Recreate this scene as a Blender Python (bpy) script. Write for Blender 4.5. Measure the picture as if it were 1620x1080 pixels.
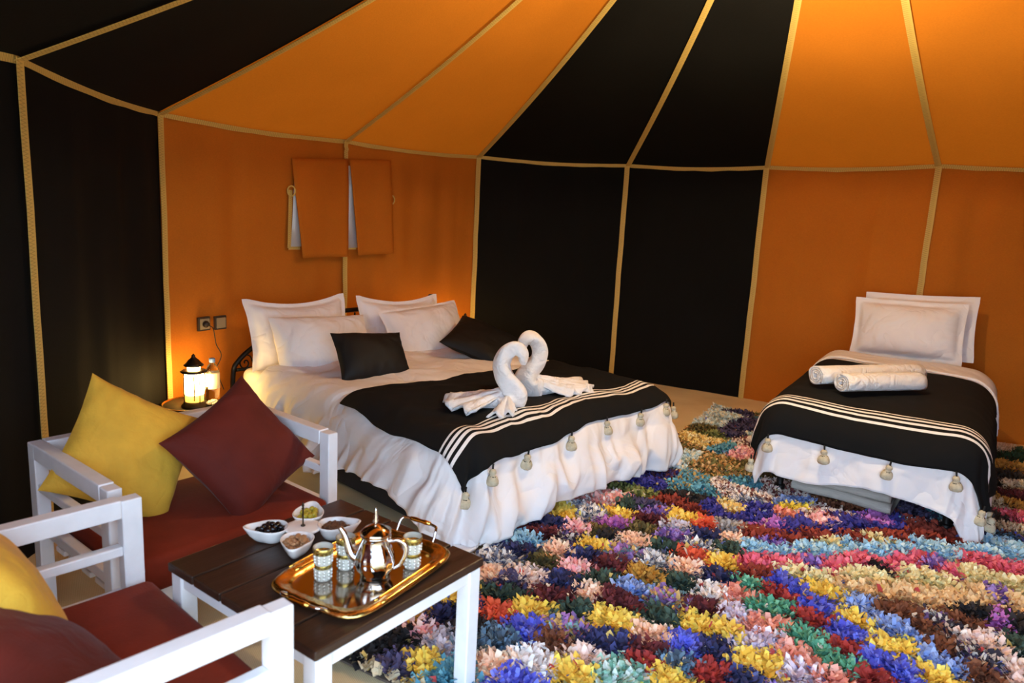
import bpy, bmesh, math, random
import numpy as np
from mathutils import Vector, Matrix, noise as mnoise

for o in list(bpy.data.objects):
    bpy.data.objects.remove(o)
random.seed(7)
RNG = np.random.default_rng(11)
SC = bpy.context.scene
COL = SC.collection
rad = math.radians
PI = math.pi

# ------------------------------------------------------------------ camera
F_PX, PITCH, ROLL, CAM_H = 1155.0, rad(10.5), rad(3.0), 1.5
FWD = Vector((0, math.cos(PITCH), -math.sin(PITCH)))
_r0 = Vector((1, 0, 0)); _u0 = _r0.cross(FWD)
RIGHT = _r0 * math.cos(ROLL) + _u0 * math.sin(ROLL)
UP = -_r0 * math.sin(ROLL) + _u0 * math.cos(ROLL)
EYE = Vector((0, 0, CAM_H))
cam_data = bpy.data.cameras.new('camera')
cam_data.sensor_width = 36.0
cam_data.lens = F_PX / 1620.0 * 36.0
cam_data.clip_start = 0.05
cam_data.dof.use_dof = True
cam_data.dof.focus_distance = 3.7
cam_data.dof.aperture_fstop = 3.2
cam = bpy.data.objects.new('camera', cam_data)
m = Matrix((RIGHT, UP, -FWD)).transposed().to_4x4()
m.translation = EYE
cam.matrix_world = m
COL.objects.link(cam)
SC.camera = cam

# ------------------------------------------------------------------ world, light, exposure
world = bpy.data.worlds.new('daylight')
SC.world = world
world.use_nodes = True
bg = world.node_tree.nodes['Background']
bg.inputs[0].default_value = (0.60, 0.80, 1.04, 1)
bg.inputs[1].default_value = 6.8
SC.view_settings.view_transform = 'Standard'
SC.view_settings.look = 'None'
SC.view_settings.gamma = 1.0
SC.view_settings.use_curve_mapping = False
SC.view_settings.exposure = 0.0
PENDANT_POS = (1.27, 3.42, 2.585)
PENDANT_STRENGTH = 44000.0
LANTERN_STRENGTH = 62.0
try:
    SC.cycles.use_denoising = True
    SC.cycles.max_bounces = 10
    SC.cycles.diffuse_bounces = 6
    SC.cycles.sample_clamp_indirect = 8.0
except Exception:
    pass

# ------------------------------------------------------------------ helpers
def ray(x, y):
    return FWD * F_PX + RIGHT * (x - 810) + UP * (540 - y)
def at_z(x, y, z=0.0):
    d = ray(x, y); return EYE + d * ((z - CAM_H) / d.z)
def at_plane(x, y, p, n):
    d = ray(x, y); return EYE + d * ((Vector(p) - EYE).dot(n) / d.dot(n))

def lin(c):
    return tuple(((v / 255) / 12.92 if v / 255 <= 0.04045 else (((v / 255) + 0.055) / 1.055) ** 2.4) for v in c)

def nz(x, y, z):
    return mnoise.noise(Vector((x, y, z)))
def sstep(a, b, x):
    t = max(0.0, min(1.0, (x - a) / (b - a))); return t * t * (3 - 2 * t)

def tag(o, label=None, cat=None, group=None, kind=None):
    if label: o['label'] = label
    if cat: o['category'] = cat
    if group: o['group'] = group
    if kind: o['kind'] = kind
    return o

def empty(name, loc=(0, 0, 0), rz=0.0, label=None, cat=None, group=None, kind=None):
    o = bpy.data.objects.new(name, None)
    o.empty_display_size = 0.05
    o.location = loc
    o.rotation_euler = (0, 0, rz)
    COL.objects.link(o)
    return tag(o, label, cat, group, kind)

def link(name, me, material, parent=None):
    if material is not None:
        me.materials.clear(); me.materials.append(material)
    o = bpy.data.objects.new(name, me)
    COL.objects.link(o)
    if parent is not None:
        o.parent = parent
    return o

def mesh(name, verts, faces, material, parent=None, smooth=True, uv=None):
    me = bpy.data.meshes.new(name)
    me.from_pydata([tuple(v) for v in verts], [], faces)
    if uv is not None:
        lay = me.uv_layers.new(name='UVMap')
        for lp in me.loops:
            lay.data[lp.index].uv = uv[lp.vertex_index]
    me.update()
    if smooth:
        me.polygons.foreach_set('use_smooth', [True] * len(me.polygons))
    return link(name, me, material, parent)

def from_bm(name, bm, material, parent=None, smooth=True):
    bmesh.ops.recalc_face_normals(bm, faces=bm.faces)
    me = bpy.data.meshes.new(name)
    bm.to_mesh(me); bm.free()
    if smooth:
        me.polygons.foreach_set('use_smooth', [True] * len(me.polygons))
    return link(name, me, material, parent)

def box_bm(bm, c, s, bev=0.004, rot=None):
    r = bmesh.ops.create_cube(bm, size=1.0)
    vs = r['verts']
    bmesh.ops.scale(bm, vec=s, verts=vs)
    if bev > 0:
        es = list({e for v in vs for e in v.link_edges})
        rr = bmesh.ops.bevel(bm, geom=es, offset=min(bev, min(s) * 0.45), segments=2, affect='EDGES', profile=0.5)
        vs = list({v for f in rr['faces'] for v in f.verts} | {v for v in vs if v.is_valid})
    if rot is not None:
        bmesh.ops.rotate(bm, cent=(0, 0, 0), matrix=rot, verts=vs)
    bmesh.ops.translate(bm, vec=c, verts=vs)
    return vs

def box(name, c, s, material, parent=None, bev=0.004, rot=None):
    bm = bmesh.new(); box_bm(bm, c, s, bev, rot)
    return from_bm(name, bm, material, parent, smooth=False)

def lathe(name, prof, material, parent=None, seg=32, loc=(0, 0, 0), ridge=None, smooth=True):
    """prof: list of (r, z); closed at ends where r==0"""
    V, Fc = [], []
    for (r, z) in prof:
        for k in range(seg):
            a = 2 * PI * k / seg
            rr = r * (1 + (ridge(a, z) if ridge else 0))
            V.append((loc[0] + rr * math.cos(a), loc[1] + rr * math.sin(a), loc[2] + z))
    n = len(prof)
    for i in range(n - 1):
        for k in range(seg):
            k2 = (k + 1) % seg
            Fc.append((i * seg + k, i * seg + k2, (i + 1) * seg + k2, (i + 1) * seg + k))
    if prof[0][0] > 1e-6: Fc.append(tuple(reversed(range(seg))))
    if prof[-1][0] > 1e-6: Fc.append(tuple((n - 1) * seg + k for k in range(seg)))
    bm = bmesh.new()
    bv = [bm.verts.new(v) for v in V]
    for f in Fc:
        try: bm.faces.new([bv[i] for i in f])
        except ValueError: pass
    bmesh.ops.remove_doubles(bm, verts=bm.verts, dist=1e-5)
    return from_bm(name, bm, material, parent, smooth)

def spline(pts, n):
    """Catmull-Rom through pts (tuples of any length)"""
    P = [np.array(p, float) for p in pts]
    P = [2 * P[0] - P[1]] + P + [2 * P[-1] - P[-2]]
    out = []
    segs = len(P) - 3
    for i in range(n):
        t = i / (n - 1) * segs
        k = min(int(t), segs - 1); t -= k
        a, b, c, d = P[k:k + 4]
        out.append(0.5 * ((2 * b) + (-a + c) * t + (2 * a - 5 * b + 4 * c - d) * t * t + (-a + 3 * b - 3 * c + d) * t ** 3))
    return out

def tube(name, pts, radii, material, parent=None, seg=10, n=None, ridge=0.0, flat=1.0, twist=0.0, smooth=True, nridge=5, caps=True):
    """pts control points; radii scalar or per-point list"""
    if not hasattr(radii, '__len__'): radii = [radii] * len(pts)
    if n:
        S = spline([tuple(p) + (r,) for p, r in zip(pts, radii)], n)
        pts = [Vector(s[:3]) for s in S]; radii = [max(0.0005, s[3]) for s in S]
    else:
        pts = [Vector(p) for p in pts]
    V, Fc = [], []
    up = Vector((0, 0, 1))
    prev = None
    N = len(pts)
    for i, p in enumerate(pts):
        t = (pts[min(i + 1, N - 1)] - pts[max(i - 1, 0)]).normalized()
        if prev is None:
            s = t.cross(up)
            if s.length < 1e-3: s = t.cross(Vector((0, 1, 0)))
            s.normalize()
        else:
            s = (prev - t * prev.dot(t))
            s.normalize()
        prev = s
        w = t.cross(s)
        for k in range(seg):
            a = 2 * PI * k / seg
            r = radii[i] * (1 + ridge * math.cos(nridge * a + twist * i / N))
            V.append(p + s * (r * math.cos(a)) + w * (r * flat * math.sin(a)))
    for i in range(N - 1):
        for k in range(seg):
            k2 = (k + 1) % seg
            Fc.append((i * seg + k, i * seg + k2, (i + 1) * seg + k2, (i + 1) * seg + k))
    if caps:
        Fc.append(tuple(reversed(range(seg))))
        Fc.append(tuple((N - 1) * seg + k for k in range(seg)))
    return mesh(name, V, Fc, material, parent, smooth)

def solidify(o, t, offset=-1.0):
    md = o.modifiers.new('thickness', 'SOLIDIFY'); md.thickness = t; md.offset = offset
    return o

def clone(root, loc=None, rz=None, label=None, group=None):
    r = root.copy(); COL.objects.link(r)
    if loc is not None: r.location = loc
    if rz is not None: r.rotation_euler = (0, 0, rz)
    if label: r['label'] = label
    if group: r['group'] = group
    for ch in list(root.children):
        c = ch.copy(); COL.objects.link(c); c.parent = r
        for g in list(ch.children):
            d = g.copy(); COL.objects.link(d); d.parent = c
    return r

# ------------------------------------------------------------------ materials
def new_mat(name):
    mt = bpy.data.materials.new(name); mt.use_nodes = True
    nt = mt.node_tree
    return mt, nt, nt.nodes['Principled BSDF']

def mat(name, rgb, rough=0.6, metal=0.0, var=0.10, vscale=6.0, bump=0.0, bscale=200.0, stretch=(1, 1, 1), sheen=0.0, spec=0.5, coat=0.0, linear=False, translucent=0.0):
    mt, nt, b = new_mat(name)
    c = rgb if linear else lin(rgb)
    tc = nt.nodes.new('ShaderNodeTexCoord')
    mp = nt.nodes.new('ShaderNodeMapping'); mp.inputs['Scale'].default_value = stretch
    nt.links.new(tc.outputs['Object'], mp.inputs['Vector'])
    n1 = nt.nodes.new('ShaderNodeTexNoise'); n1.inputs['Scale'].default_value = vscale; n1.inputs['Detail'].default_value = 4
    nt.links.new(mp.outputs[0], n1.inputs['Vector'])
    cr = nt.nodes.new('ShaderNodeValToRGB')
    cr.color_ramp.elements[0].position = 0.3; cr.color_ramp.elements[1].position = 0.7
    cr.color_ramp.elements[0].color = tuple(v * (1 - var) for v in c) + (1,)
    cr.color_ramp.elements[1].color = tuple(min(1, v * (1 + var)) for v in c) + (1,)
    nt.links.new(n1.outputs['Fac'], cr.inputs[0])
    nt.links.new(cr.outputs[0], b.inputs['Base Color'])
    b.inputs['Roughness'].default_value = rough
    b.inputs['Metallic'].default_value = metal
    b.inputs['Specular IOR Level'].default_value = spec
    if sheen: 
        b.inputs['Sheen Weight'].default_value = sheen; b.inputs['Sheen Roughness'].default_value = 0.4
    if coat: b.inputs['Coat Weight'].default_value = coat
    if bump:
        n2 = nt.nodes.new('ShaderNodeTexNoise'); n2.inputs['Scale'].default_value = bscale; n2.inputs['Detail'].default_value = 2
        nt.links.new(mp.outputs[0], n2.inputs['Vector'])
        bp = nt.nodes.new('ShaderNodeBump'); bp.inputs['Strength'].default_value = bump; bp.inputs['Distance'].default_value = 0.004
        nt.links.new(n2.outputs['Fac'], bp.inputs['Height']); nt.links.new(bp.outputs[0], b.inputs['Normal'])
    return mt

def canvas(name, c, var=0.10, through=0.0):
    """plain woven tent cloth: crossed thread relief and slightly uneven dye"""
    mt, nt, b = new_mat(name)
    tc = nt.nodes.new('ShaderNodeTexCoord')
    n1 = nt.nodes.new('ShaderNodeTexNoise'); n1.inputs['Scale'].default_value = 2.2; n1.inputs['Detail'].default_value = 5
    mp = nt.nodes.new('ShaderNodeMapping'); mp.inputs['Scale'].default_value = (90, 90, 260)
    nt.links.new(tc.outputs['Object'], n1.inputs['Vector']); nt.links.new(tc.outputs['Object'], mp.inputs['Vector'])
    n2 = nt.nodes.new('ShaderNodeTexNoise'); n2.inputs['Scale'].default_value = 1.0; n2.inputs['Detail'].default_value = 2
    nt.links.new(mp.outputs[0], n2.inputs['Vector'])
    ad = nt.nodes.new('ShaderNodeMath'); ad.operation = 'ADD'
    nt.links.new(n1.outputs['Fac'], ad.inputs[0]); nt.links.new(n2.outputs['Fac'], ad.inputs[1])
    cr = nt.nodes.new('ShaderNodeValToRGB')
    cr.color_ramp.elements[0].position = 0.35; cr.color_ramp.elements[1].position = 0.65
    cr.color_ramp.elements[0].color = tuple(v * (1 - var) for v in c) + (1,)
    cr.color_ramp.elements[1].color = tuple(v * (1 + var) for v in c) + (1,)
    hf = nt.nodes.new('ShaderNodeMath'); hf.operation = 'MULTIPLY'; hf.inputs[1].default_value = 0.5
    nt.links.new(ad.outputs[0], hf.inputs[0]); nt.links.new(hf.outputs[0], cr.inputs[0])
    nt.links.new(cr.outputs[0], b.inputs['Base Color'])
    b.inputs['Roughness'].default_value = 0.9; b.inputs['Specular IOR Level'].default_value = 0.15
    bp = nt.nodes.new('ShaderNodeBump'); bp.inputs['Strength'].default_value = 0.25; bp.inputs['Distance'].default_value = 0.003
    nt.links.new(n2.outputs['Fac'], bp.inputs['Height']); nt.links.new(bp.outputs[0], b.inputs['Normal'])
    if through:   # thin single-layer cloth lets some daylight through
        tr = nt.nodes.new('ShaderNodeBsdfTranslucent')
        tr.inputs['Color'].default_value = (c[0], c[1] * 0.60, c[2] * 0.25, 1)
        mx = nt.nodes.new('ShaderNodeMixShader'); mx.inputs[0].default_value = through
        nt.links.new(b.outputs[0], mx.inputs[1]); nt.links.new(tr.outputs[0], mx.inputs[2])
        nt.links.new(mx.outputs[0], nt.nodes['Material Output'].inputs['Surface'])
    return mt

M = {}
M['orange'] = canvas('orange_canvas', (0.47, 0.138, 0.012))
M['orange_roof'] = canvas('orange_roof_canvas', (0.47, 0.152, 0.012), 0.08, 0.100)
M['black'] = canvas('black_canvas', (0.0044, 0.0040, 0.0036), 0.25)

def tape_mat():
    mt, nt, b = new_mat('gold_tape')
    uvn = nt.nodes.new('ShaderNodeUVMap')
    sp = nt.nodes.new('ShaderNodeSeparateXYZ'); nt.links.new(uvn.outputs[0], sp.inputs[0])
    # zigzag : | frac(u*k) - .5 | compared with v
    def mth(op, a, bb=None):
        nd = nt.nodes.new('ShaderNodeMath'); nd.operation = op
        for i, x in enumerate((a, bb)):
            if x is None: continue
            if isinstance(x, (int, float)): nd.inputs[i].default_value = x
            else: nt.links.new(x, nd.inputs[i])
        return nd.outputs[0]
    z = mth('ABSOLUTE', mth('SUBTRACT', mth('FRACT', mth('MULTIPLY', sp.outputs[0], 70.0)), 0.5))
    band = mth('LESS_THAN', mth('ABSOLUTE', mth('SUBTRACT', mth('MULTIPLY', z, 1.4), sp.outputs[1])), 0.14)
    mx = nt.nodes.new('ShaderNodeMix'); mx.data_type = 'RGBA'
    nt.links.new(band, mx.inputs[0])
    mx.inputs[6].default_value = lin((205, 172, 92)) + (1,)
    mx.inputs[7].default_value = lin((172, 144, 76)) + (1,)
    nt.links.new(mx.outputs[2], b.inputs['Base Color'])
    b.inputs['Roughness'].default_value = 0.75
    bp = nt.nodes.new('ShaderNodeBump'); bp.inputs['Strength'].default_value = 0.3; bp.inputs['Distance'].default_value = 0.002
    nt.links.new(band, bp.inputs['Height']); nt.links.new(bp.outputs[0], b.inputs['Normal'])
    return mt
M['tape'] = tape_mat()
M['white_paint'] = mat('white_paint', (232, 230, 232), 0.42, var=0.05, vscale=14, bump=0.12, bscale=60, stretch=(1, 1, 1))
M['linen'] = mat('white_cotton', (236, 232, 232), 0.85, var=0.02, bump=0.10, bscale=420, sheen=0.1)
M['sheet'] = mat('fitted_sheet', (236, 229, 222), 0.85, var=0.02, bump=0.1, bscale=420)
M['towel'] = mat('white_terry', (240, 236, 234), 0.95, var=0.04, vscale=30, bump=0.6, bscale=330, sheen=0.2)
M['black_cushion'] = mat('black_fabric', (11, 11, 11), 0.65, var=0.2, bump=0.15, bscale=260, spec=0.35)
M['red_velvet'] = mat('wine_velvet', (92, 31, 22), 0.75, var=0.16, vscale=7, bump=0.2, bscale=150, sheen=0.06, spec=0.2)
M['red_seat'] = mat('brick_red_velvet', (118, 42, 25), 0.8, var=0.14, vscale=9, bump=0.2, bscale=150, sheen=0.05, spec=0.15)
M['yellow_velvet'] = mat('mustard_velvet', (216, 168, 60), 0.72, var=0.12, vscale=9, bump=0.25, bscale=130, sheen=0.06, spec=0.15)
M['dark_wood'] = mat('dark_stained_wood', (54, 36, 27), 0.38, var=0.35, vscale=7, bump=0.2, bscale=30, stretch=(9, 0.8, 9), spec=0.5)
M['wood_edge'] = M['dark_wood']
M['iron'] = mat('black_iron', (26, 24, 24), 0.45, metal=0.6, var=0.2, bump=0.1)
M['bed_base'] = mat('charcoal_bed_base', (44, 42, 42), 0.85, var=0.15, bump=0.2, bscale=160)
M['gold'] = mat('gold_plate', (222, 184, 112), 0.26, metal=1.0, var=0.12, vscale=40, bump=0.25, bscale=90)
M['gold_plain'] = mat('gold_bar', (240, 192, 96), 0.16, metal=1.0, var=0.05)
M['tray_face'] = mat('polished_tray', (178, 166, 156), 0.12, metal=1.0, var=0.05)
M['silver'] = mat('polished_silver', (225, 222, 222), 0.07, metal=1.0, var=0.04)
M['lid_copper'] = mat('lid_metal', (205, 175, 145), 0.14, metal=1.0, var=0.1)
M['ceramic'] = mat('white_ceramic', (238, 233, 230), 0.18, var=0.02, coat=0.4)
M['black_olive'] = mat('black_olive_skin', (22, 17, 22), 0.22, var=0.3, vscale=60)
M['green_olive'] = mat('green_olive_skin', (178, 160, 52), 0.28, var=0.25, vscale=60)
M['raisin'] = mat('brown_raisin_skin', (98, 62, 40), 0.55, var=0.3, vscale=120, bump=0.4, bscale=300)
M['nut'] = mat('peanut_skin', (172, 126, 86), 0.55, var=0.25, vscale=90, bump=0.3, bscale=220)
M['tassel'] = mat('beige_wool', (196, 184, 156), 0.95, var=0.12, vscale=90, bump=0.5, bscale=260)
M['cord_black'] = mat('black_cord', (16, 15, 15), 0.8)
M['socket_dark'] = mat('socket_frame', (52, 44, 38), 0.4)
M['socket_grey'] = mat('socket_plate', (150, 134, 106), 0.45, var=0.04)
M['cable'] = mat('black_cable', (30, 24, 20), 0.5)
M['lantern_metal'] = mat('dark_bronze', (58, 44, 30), 0.4, metal=0.7, var=0.25, vscale=30)
M['nightstand'] = mat('carved_dark_top', (58, 50, 36), 0.5, var=0.4, vscale=22, bump=0.3, bscale=60)
M['bottle_cap'] = mat('blue_plastic', (96, 128, 190), 0.35, var=0.03)
M['bottle_label'] = mat('cream_label', (232, 222, 190), 0.5, var=0.03)
M['grey_blanket'] = mat('grey_ribbed_blanket', (178, 170, 160), 0.9, var=0.12, vscale=16, bump=0.5, bscale=90, stretch=(1, 9, 9))
M['pane'] = None

def add_wrinkles(mt, scale, dist, strength, distort=1.2):
    nt = mt.node_tree; b = nt.nodes['Principled BSDF']
    tc = nt.nodes.new('ShaderNodeTexCoord')
    n = nt.nodes.new('ShaderNodeTexNoise'); n.inputs['Scale'].default_value = scale; n.inputs['Detail'].default_value = 2.5; n.inputs['Distortion'].default_value = distort
    nt.links.new(tc.outputs['Object'], n.inputs['Vector'])
    sb = nt.nodes.new('ShaderNodeMath'); sb.operation = 'SUBTRACT'; sb.inputs[1].default_value = 0.5
    ab = nt.nodes.new('ShaderNodeMath'); ab.operation = 'ABSOLUTE'
    pw = nt.nodes.new('ShaderNodeMath'); pw.operation = 'POWER'; pw.inputs[1].default_value = 0.9
    nt.links.new(n.outputs['Fac'], sb.inputs[0]); nt.links.new(sb.outputs[0], ab.inputs[0]); nt.links.new(ab.outputs[0], pw.inputs[0])
    bp = nt.nodes.new('ShaderNodeBump'); bp.inputs['Strength'].default_value = strength; bp.inputs['Distance'].default_value = dist
    nt.links.new(pw.outputs[0], bp.inputs['Height'])
    if b.inputs['Normal'].is_linked:
        nt.links.new(b.inputs['Normal'].links[0].from_socket, bp.inputs['Normal'])
    nt.links.new(bp.outputs[0], b.inputs['Normal'])
add_wrinkles(M['linen'], 4.0, 0.06, 0.6, 0.7)
add_wrinkles(M['sheet'], 6, 0.03, 0.3)
add_wrinkles(M['towel'], 13, 0.03, 0.8, 0.6)
add_wrinkles(M['yellow_velvet'], 7, 0.03, 0.25)
add_wrinkles(M['red_velvet'], 7, 0.03, 0.25)

def emit_mat(name, col, strength):
    mt = bpy.data.materials.new(name); mt.use_nodes = True
    nt = mt.node_tree
    b = nt.nodes['Principled BSDF']
    b.inputs['Base Color'].default_value = (0.9, 0.8, 0.6, 1)
    b.inputs['Emission Color'].default_value = col + (1,)
    b.inputs['Emission Strength'].default_value = strength
    b.inputs['Roughness'].default_value = 0.5
    return mt
M['bulb'] = emit_mat('warm_bulb', (1.0, 0.80, 0.47), PENDANT_STRENGTH)
M['lantern_glass'] = emit_mat('lit_lantern_glass', (1.0, 0.64, 0.20), LANTERN_STRENGTH)
M['lantern_low'] = emit_mat('lit_lantern_amber_glass', (1.0, 0.50, 0.06), 2.2)

def glass_mat(name, col, rough, ior=1.45):
    mt, nt, b = new_mat(name)
    b.inputs['Base Color'].default_value = col + (1,)
    b.inputs['Roughness'].default_value = rough
    b.inputs['Transmission Weight'].default_value = 1.0
    b.inputs['IOR'].default_value = ior
    return mt
M['clear'] = glass_mat('clear_plastic', (0.80, 0.90, 1.0), 0.05, 1.33)
M['tea_glass'] = glass_mat('tea_glass', (0.90, 0.87, 0.76), 0.12, 1.4)
M['tea_glass'].node_tree.nodes['Principled BSDF'].inputs['Transmission Weight'].default_value = 0.45
M['glass_gold'] = mat('gilded_glass_band', (198, 176, 96), 0.25, metal=0.85, var=0.35, vscale=120)
M['glass_silver'] = mat('silvered_glass_relief', (236, 234, 226), 0.25, metal=0.55, var=0.15, vscale=90)

def pane_mat():
    mt, nt, b = new_mat('milky_window_film')
    b.inputs['Base Color'].default_value = (0.75, 0.74, 0.74, 1)
    b.inputs['Roughness'].default_value = 0.25
    b.inputs['Transmission Weight'].default_value = 0.35
    return mt
M['pane'] = pane_mat()

def mat_floor():
    mt, nt, b = new_mat('woven_straw_mat')
    tc = nt.nodes.new('ShaderNodeTexCoord')
    mp = nt.nodes.new('ShaderNodeMapping'); mp.inputs['Rotation'].default_value = (0, 0, rad(-33))
    nt.links.new(tc.outputs['Object'], mp.inputs['Vector'])
    w1 = nt.nodes.new('ShaderNodeTexWave'); w1.inputs['Scale'].default_value = 55; w1.bands_direction = 'X'
    w2 = nt.nodes.new('ShaderNodeTexWave'); w2.inputs['Scale'].default_value = 55; w2.bands_direction = 'Y'
    nt.links.new(mp.outputs[0], w1.inputs['Vector']); nt.links.new(mp.outputs[0], w2.inputs['Vector'])
    mu = nt.nodes.new('ShaderNodeMath'); mu.operation = 'MULTIPLY'
    nt.links.new(w1.outputs['Fac'], mu.inputs[0]); nt.links.new(w2.outputs['Fac'], mu.inputs[1])
    n1 = nt.nodes.new('ShaderNodeTexNoise'); n1.inputs['Scale'].default_value = 3; n1.inputs['Detail'].default_value = 5
    nt.links.new(tc.outputs['Object'], n1.inputs['Vector'])
    ad = nt.nodes.new('ShaderNodeMath'); ad.operation = 'MULTIPLY_ADD'; ad.inputs[1].default_value = 0.4
    nt.links.new(mu.outputs[0], ad.inputs[0]); nt.links.new(n1.outputs['Fac'], ad.inputs[2])
    cr = nt.nodes.new('ShaderNodeValToRGB')
    cr.color_ramp.elements[0].position = 0.25; cr.color_ramp.elements[1].position = 0.95
    cr.color_ramp.elements[0].color = lin((204, 178, 132)) + (1,)
    cr.color_ramp.elements[1].color = lin((240, 222, 182)) + (1,)
    nt.links.new(ad.outputs[0], cr.inputs[0]); nt.links.new(cr.outputs[0], b.inputs['Base Color'])
    b.inputs['Roughness'].default_value = 0.85
    bp = nt.nodes.new('ShaderNodeBump'); bp.inputs['Strength'].default_value = 0.4; bp.inputs['Distance'].default_value = 0.003
    nt.links.new(mu.outputs[0], bp.inputs['Height']); nt.links.new(bp.outputs[0], b.inputs['Normal'])
    return mt
M['mat_floor'] = mat_floor()
M['sand'] = mat('desert_sand', (214, 180, 136), 0.95, var=0.1, vscale=1.5, bump=0.4, bscale=30)
def rag_mat():
    mt, nt, b = new_mat('rag_pile')
    at = nt.nodes.new('ShaderNodeAttribute'); at.attribute_name = 'rag'
    nt.links.new(at.outputs['Color'], b.inputs['Base Color'])
    b.inputs['Roughness'].default_value = 0.85; b.inputs['Specular IOR Level'].default_value = 0.25
    return mt
M['rag'] = rag_mat()
M['rug_base'] = mat('rug_backing', (92, 80, 72), 0.95, var=0.3, vscale=30)
M['rope'] = mat('cream_selvage', (214, 200, 178), 0.9, var=0.1, vscale=60)

# ------------------------------------------------------------------ the tent
POLY = [  # (x, y, eave height)
    ('N', -1.20, 0.45, 1.95), ('O', -1.90, 1.45, 1.95), ('A', -1.91, 2.85, 1.95), ('B', -2.05, 4.23, 1.91),
    ('C', -1.31, 5.54, 1.91), ('D', -0.38, 6.54, 1.91), ('E', 0.93, 6.58, 1.905), ('F', 1.97, 6.03, 1.914),
    ('G', 3.00, 5.42, 1.946), ('H', 4.10, 4.83, 1.95), ('I', 4.75, 3.70, 1.95), ('J', 4.70, 2.40, 1.95),
    ('K', 4.00, 1.20, 1.95), ('L', 2.95, 0.40, 1.95), ('P', 1.90, 0.10, 1.95)]
PX = {p[0]: Vector((p[1], p[2], 0)) for p in POLY}
EV = {p[0]: p[3] for p in POLY}
APEX = Vector((1.26, 3.44, 3.70))
CEN = Vector((1.2, 3.4, 0))

def wall_panel(a, b, material, parent, seed, amp=0.022):
    A, B = PX[a], PX[b]
    d = B - A; L = d.length; t = d / L
    n = Vector((-t.y, t.x, 0))
    if n.dot(CEN - (A + B) / 2) < 0: n = -n
    NX, NZ = 28, 16
    V, Fc = [], []
    for j in range(NZ + 1):
        for i in range(NX + 1):
            s, h = i / NX, j / NZ
            z = h * (EV[a] * (1 - s) + EV[b] * s)
            e = min(1, 6 * s, 6 * (1 - s)) * min(1, 0.35 + 5 * (1 - h))* min(1, 8 * (1 - h) )
            k = nz(s * L * 5.0 + seed * 7.3, seed * 1.7, z * 0.45) + 0.5 * nz(s * L * 11 + seed, 3.1, z * 0.6)
            V.append(A + t * (s * L) + Vector((0, 0, z)) + n * (k * amp * e))
    for j in range(NZ):
        for i in range(NX):
            q = j * (NX + 1) + i
            Fc.append((q, q + 1, q + NX + 2, q + NX + 1))
    return mesh('wall_panel', V, Fc, material, parent)

def strip(name, pts, side, w, parent, lift, thick=0.004):
    """flat tape along pts; side: vector or list across, lift: vector or list (towards the room)"""
    N = len(pts)
    V, Fc, UV = [], [], []
    acc = 0.0
    for i, p in enumerate(pts):
        s = (side[i] if isinstance(side, list) else side); l = (lift[i] if isinstance(lift, list) else lift)
        if i: acc += (pts[i] - pts[i - 1]).length
        for (q, h, v) in ((-0.5, 0, 0), (0.5, 0, 1), (0.5, 1, 1), (-0.5, 1, 0)):
            V.append(p + s * (w * q) + l * (0.008 + thick * h)); UV.append((acc, v))
    for i in range(N - 1):
        for k in range(4):
            k2 = (k + 1) % 4
            Fc.append((i * 4 + k, i * 4 + k2, i * 4 + 4 + k2, i * 4 + 4 + k))
    Fc.append((3, 2, 1, 0)); Fc.append(tuple((N - 1) * 4 + k for k in range(4)))
    return mesh(name, V, Fc, M['tape'], parent, smooth=False, uv=UV)

def v_tape(a, parent, prev, nxt, w=0.042, z0=0.0, z1=None, seed=0.0):
    P = PX[a]
    t = (PX[nxt] - PX[prev]).normalized()
    n = Vector((-t.y, t.x, 0))
    if n.dot(CEN - P) < 0: n = -n
    z1 = EV[a] if z1 is None else z1
    pts = [P + Vector((0, 0, z0 + (z1 - z0) * i / 14)) + n * 0.012 + t * (0.012 * nz(seed * 3, i * 0.35, 1) * math.sin(PI * i / 14)) for i in range(15)]
    return strip('seam_tape', pts, t, w, parent, n)

def eave_tape(a, b, parent, w=0.042):
    A = PX[a] + Vector((0, 0, EV[a])); B = PX[b] + Vector((0, 0, EV[b]))
    t = (B - A).normalized()
    n = Vector((-t.y, t.x, 0))
    if n.dot(CEN - A) < 0: n = -n
    pts = [A.lerp(B, i / 16) + Vector((0, 0, -0.022 * math.sin(PI * i / 16) + 0.006 * nz(i * 0.5, A.x, A.y))) for i in range(17)]
    return strip('eave_tape', pts, Vector((0, 0, 1)), w, parent, n)

walls = [('wall_left', ['O', 'A', 'B'], 'black'), ('wall_back_left', ['B', 'C', 'D'], 'orange'),
         ('wall_back', ['D', 'E', 'F'], 'black'), ('wall_right', ['F', 'G', 'H'], 'orange'),
         ('wall_far_right', ['H', 'I', 'J'], 'black'), ('wall_front_right', ['J', 'K', 'L'], 'orange'),
         ('wall_entrance_right', ['L', 'P'], 'black'), ('wall_entrance_left', ['N', 'O'], 'orange')]
order = [p[0] for p in POLY]
for wi, (nm, ks, colr) in enumerate(walls):
    root = empty(nm, kind='structure')
    for i in range(len(ks) - 1):
        wall_panel(ks[i], ks[i + 1], M[colr], root, wi * 3.7 + i * 1.3, 0.046 if colr == 'orange' else 0.02)
        eave_tape(ks[i], ks[i + 1], root)
    for i in range(len(ks) - 1):
        k = ks[i]; ii = order.index(k)
        if nm == 'wall_back_left' and i == 1:
            v_tape(k, root, order[ii - 1], order[(ii + 1) % len(order)], z0=1.78, w=0.034)
            v_tape(k, root, order[ii - 1], order[(ii + 1) % len(order)], z1=1.10, seed=2)
        elif ii > 0:
            v_tape(k, root, order[ii - 1], order[(ii + 1) % len(order)], seed=ii)

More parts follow.
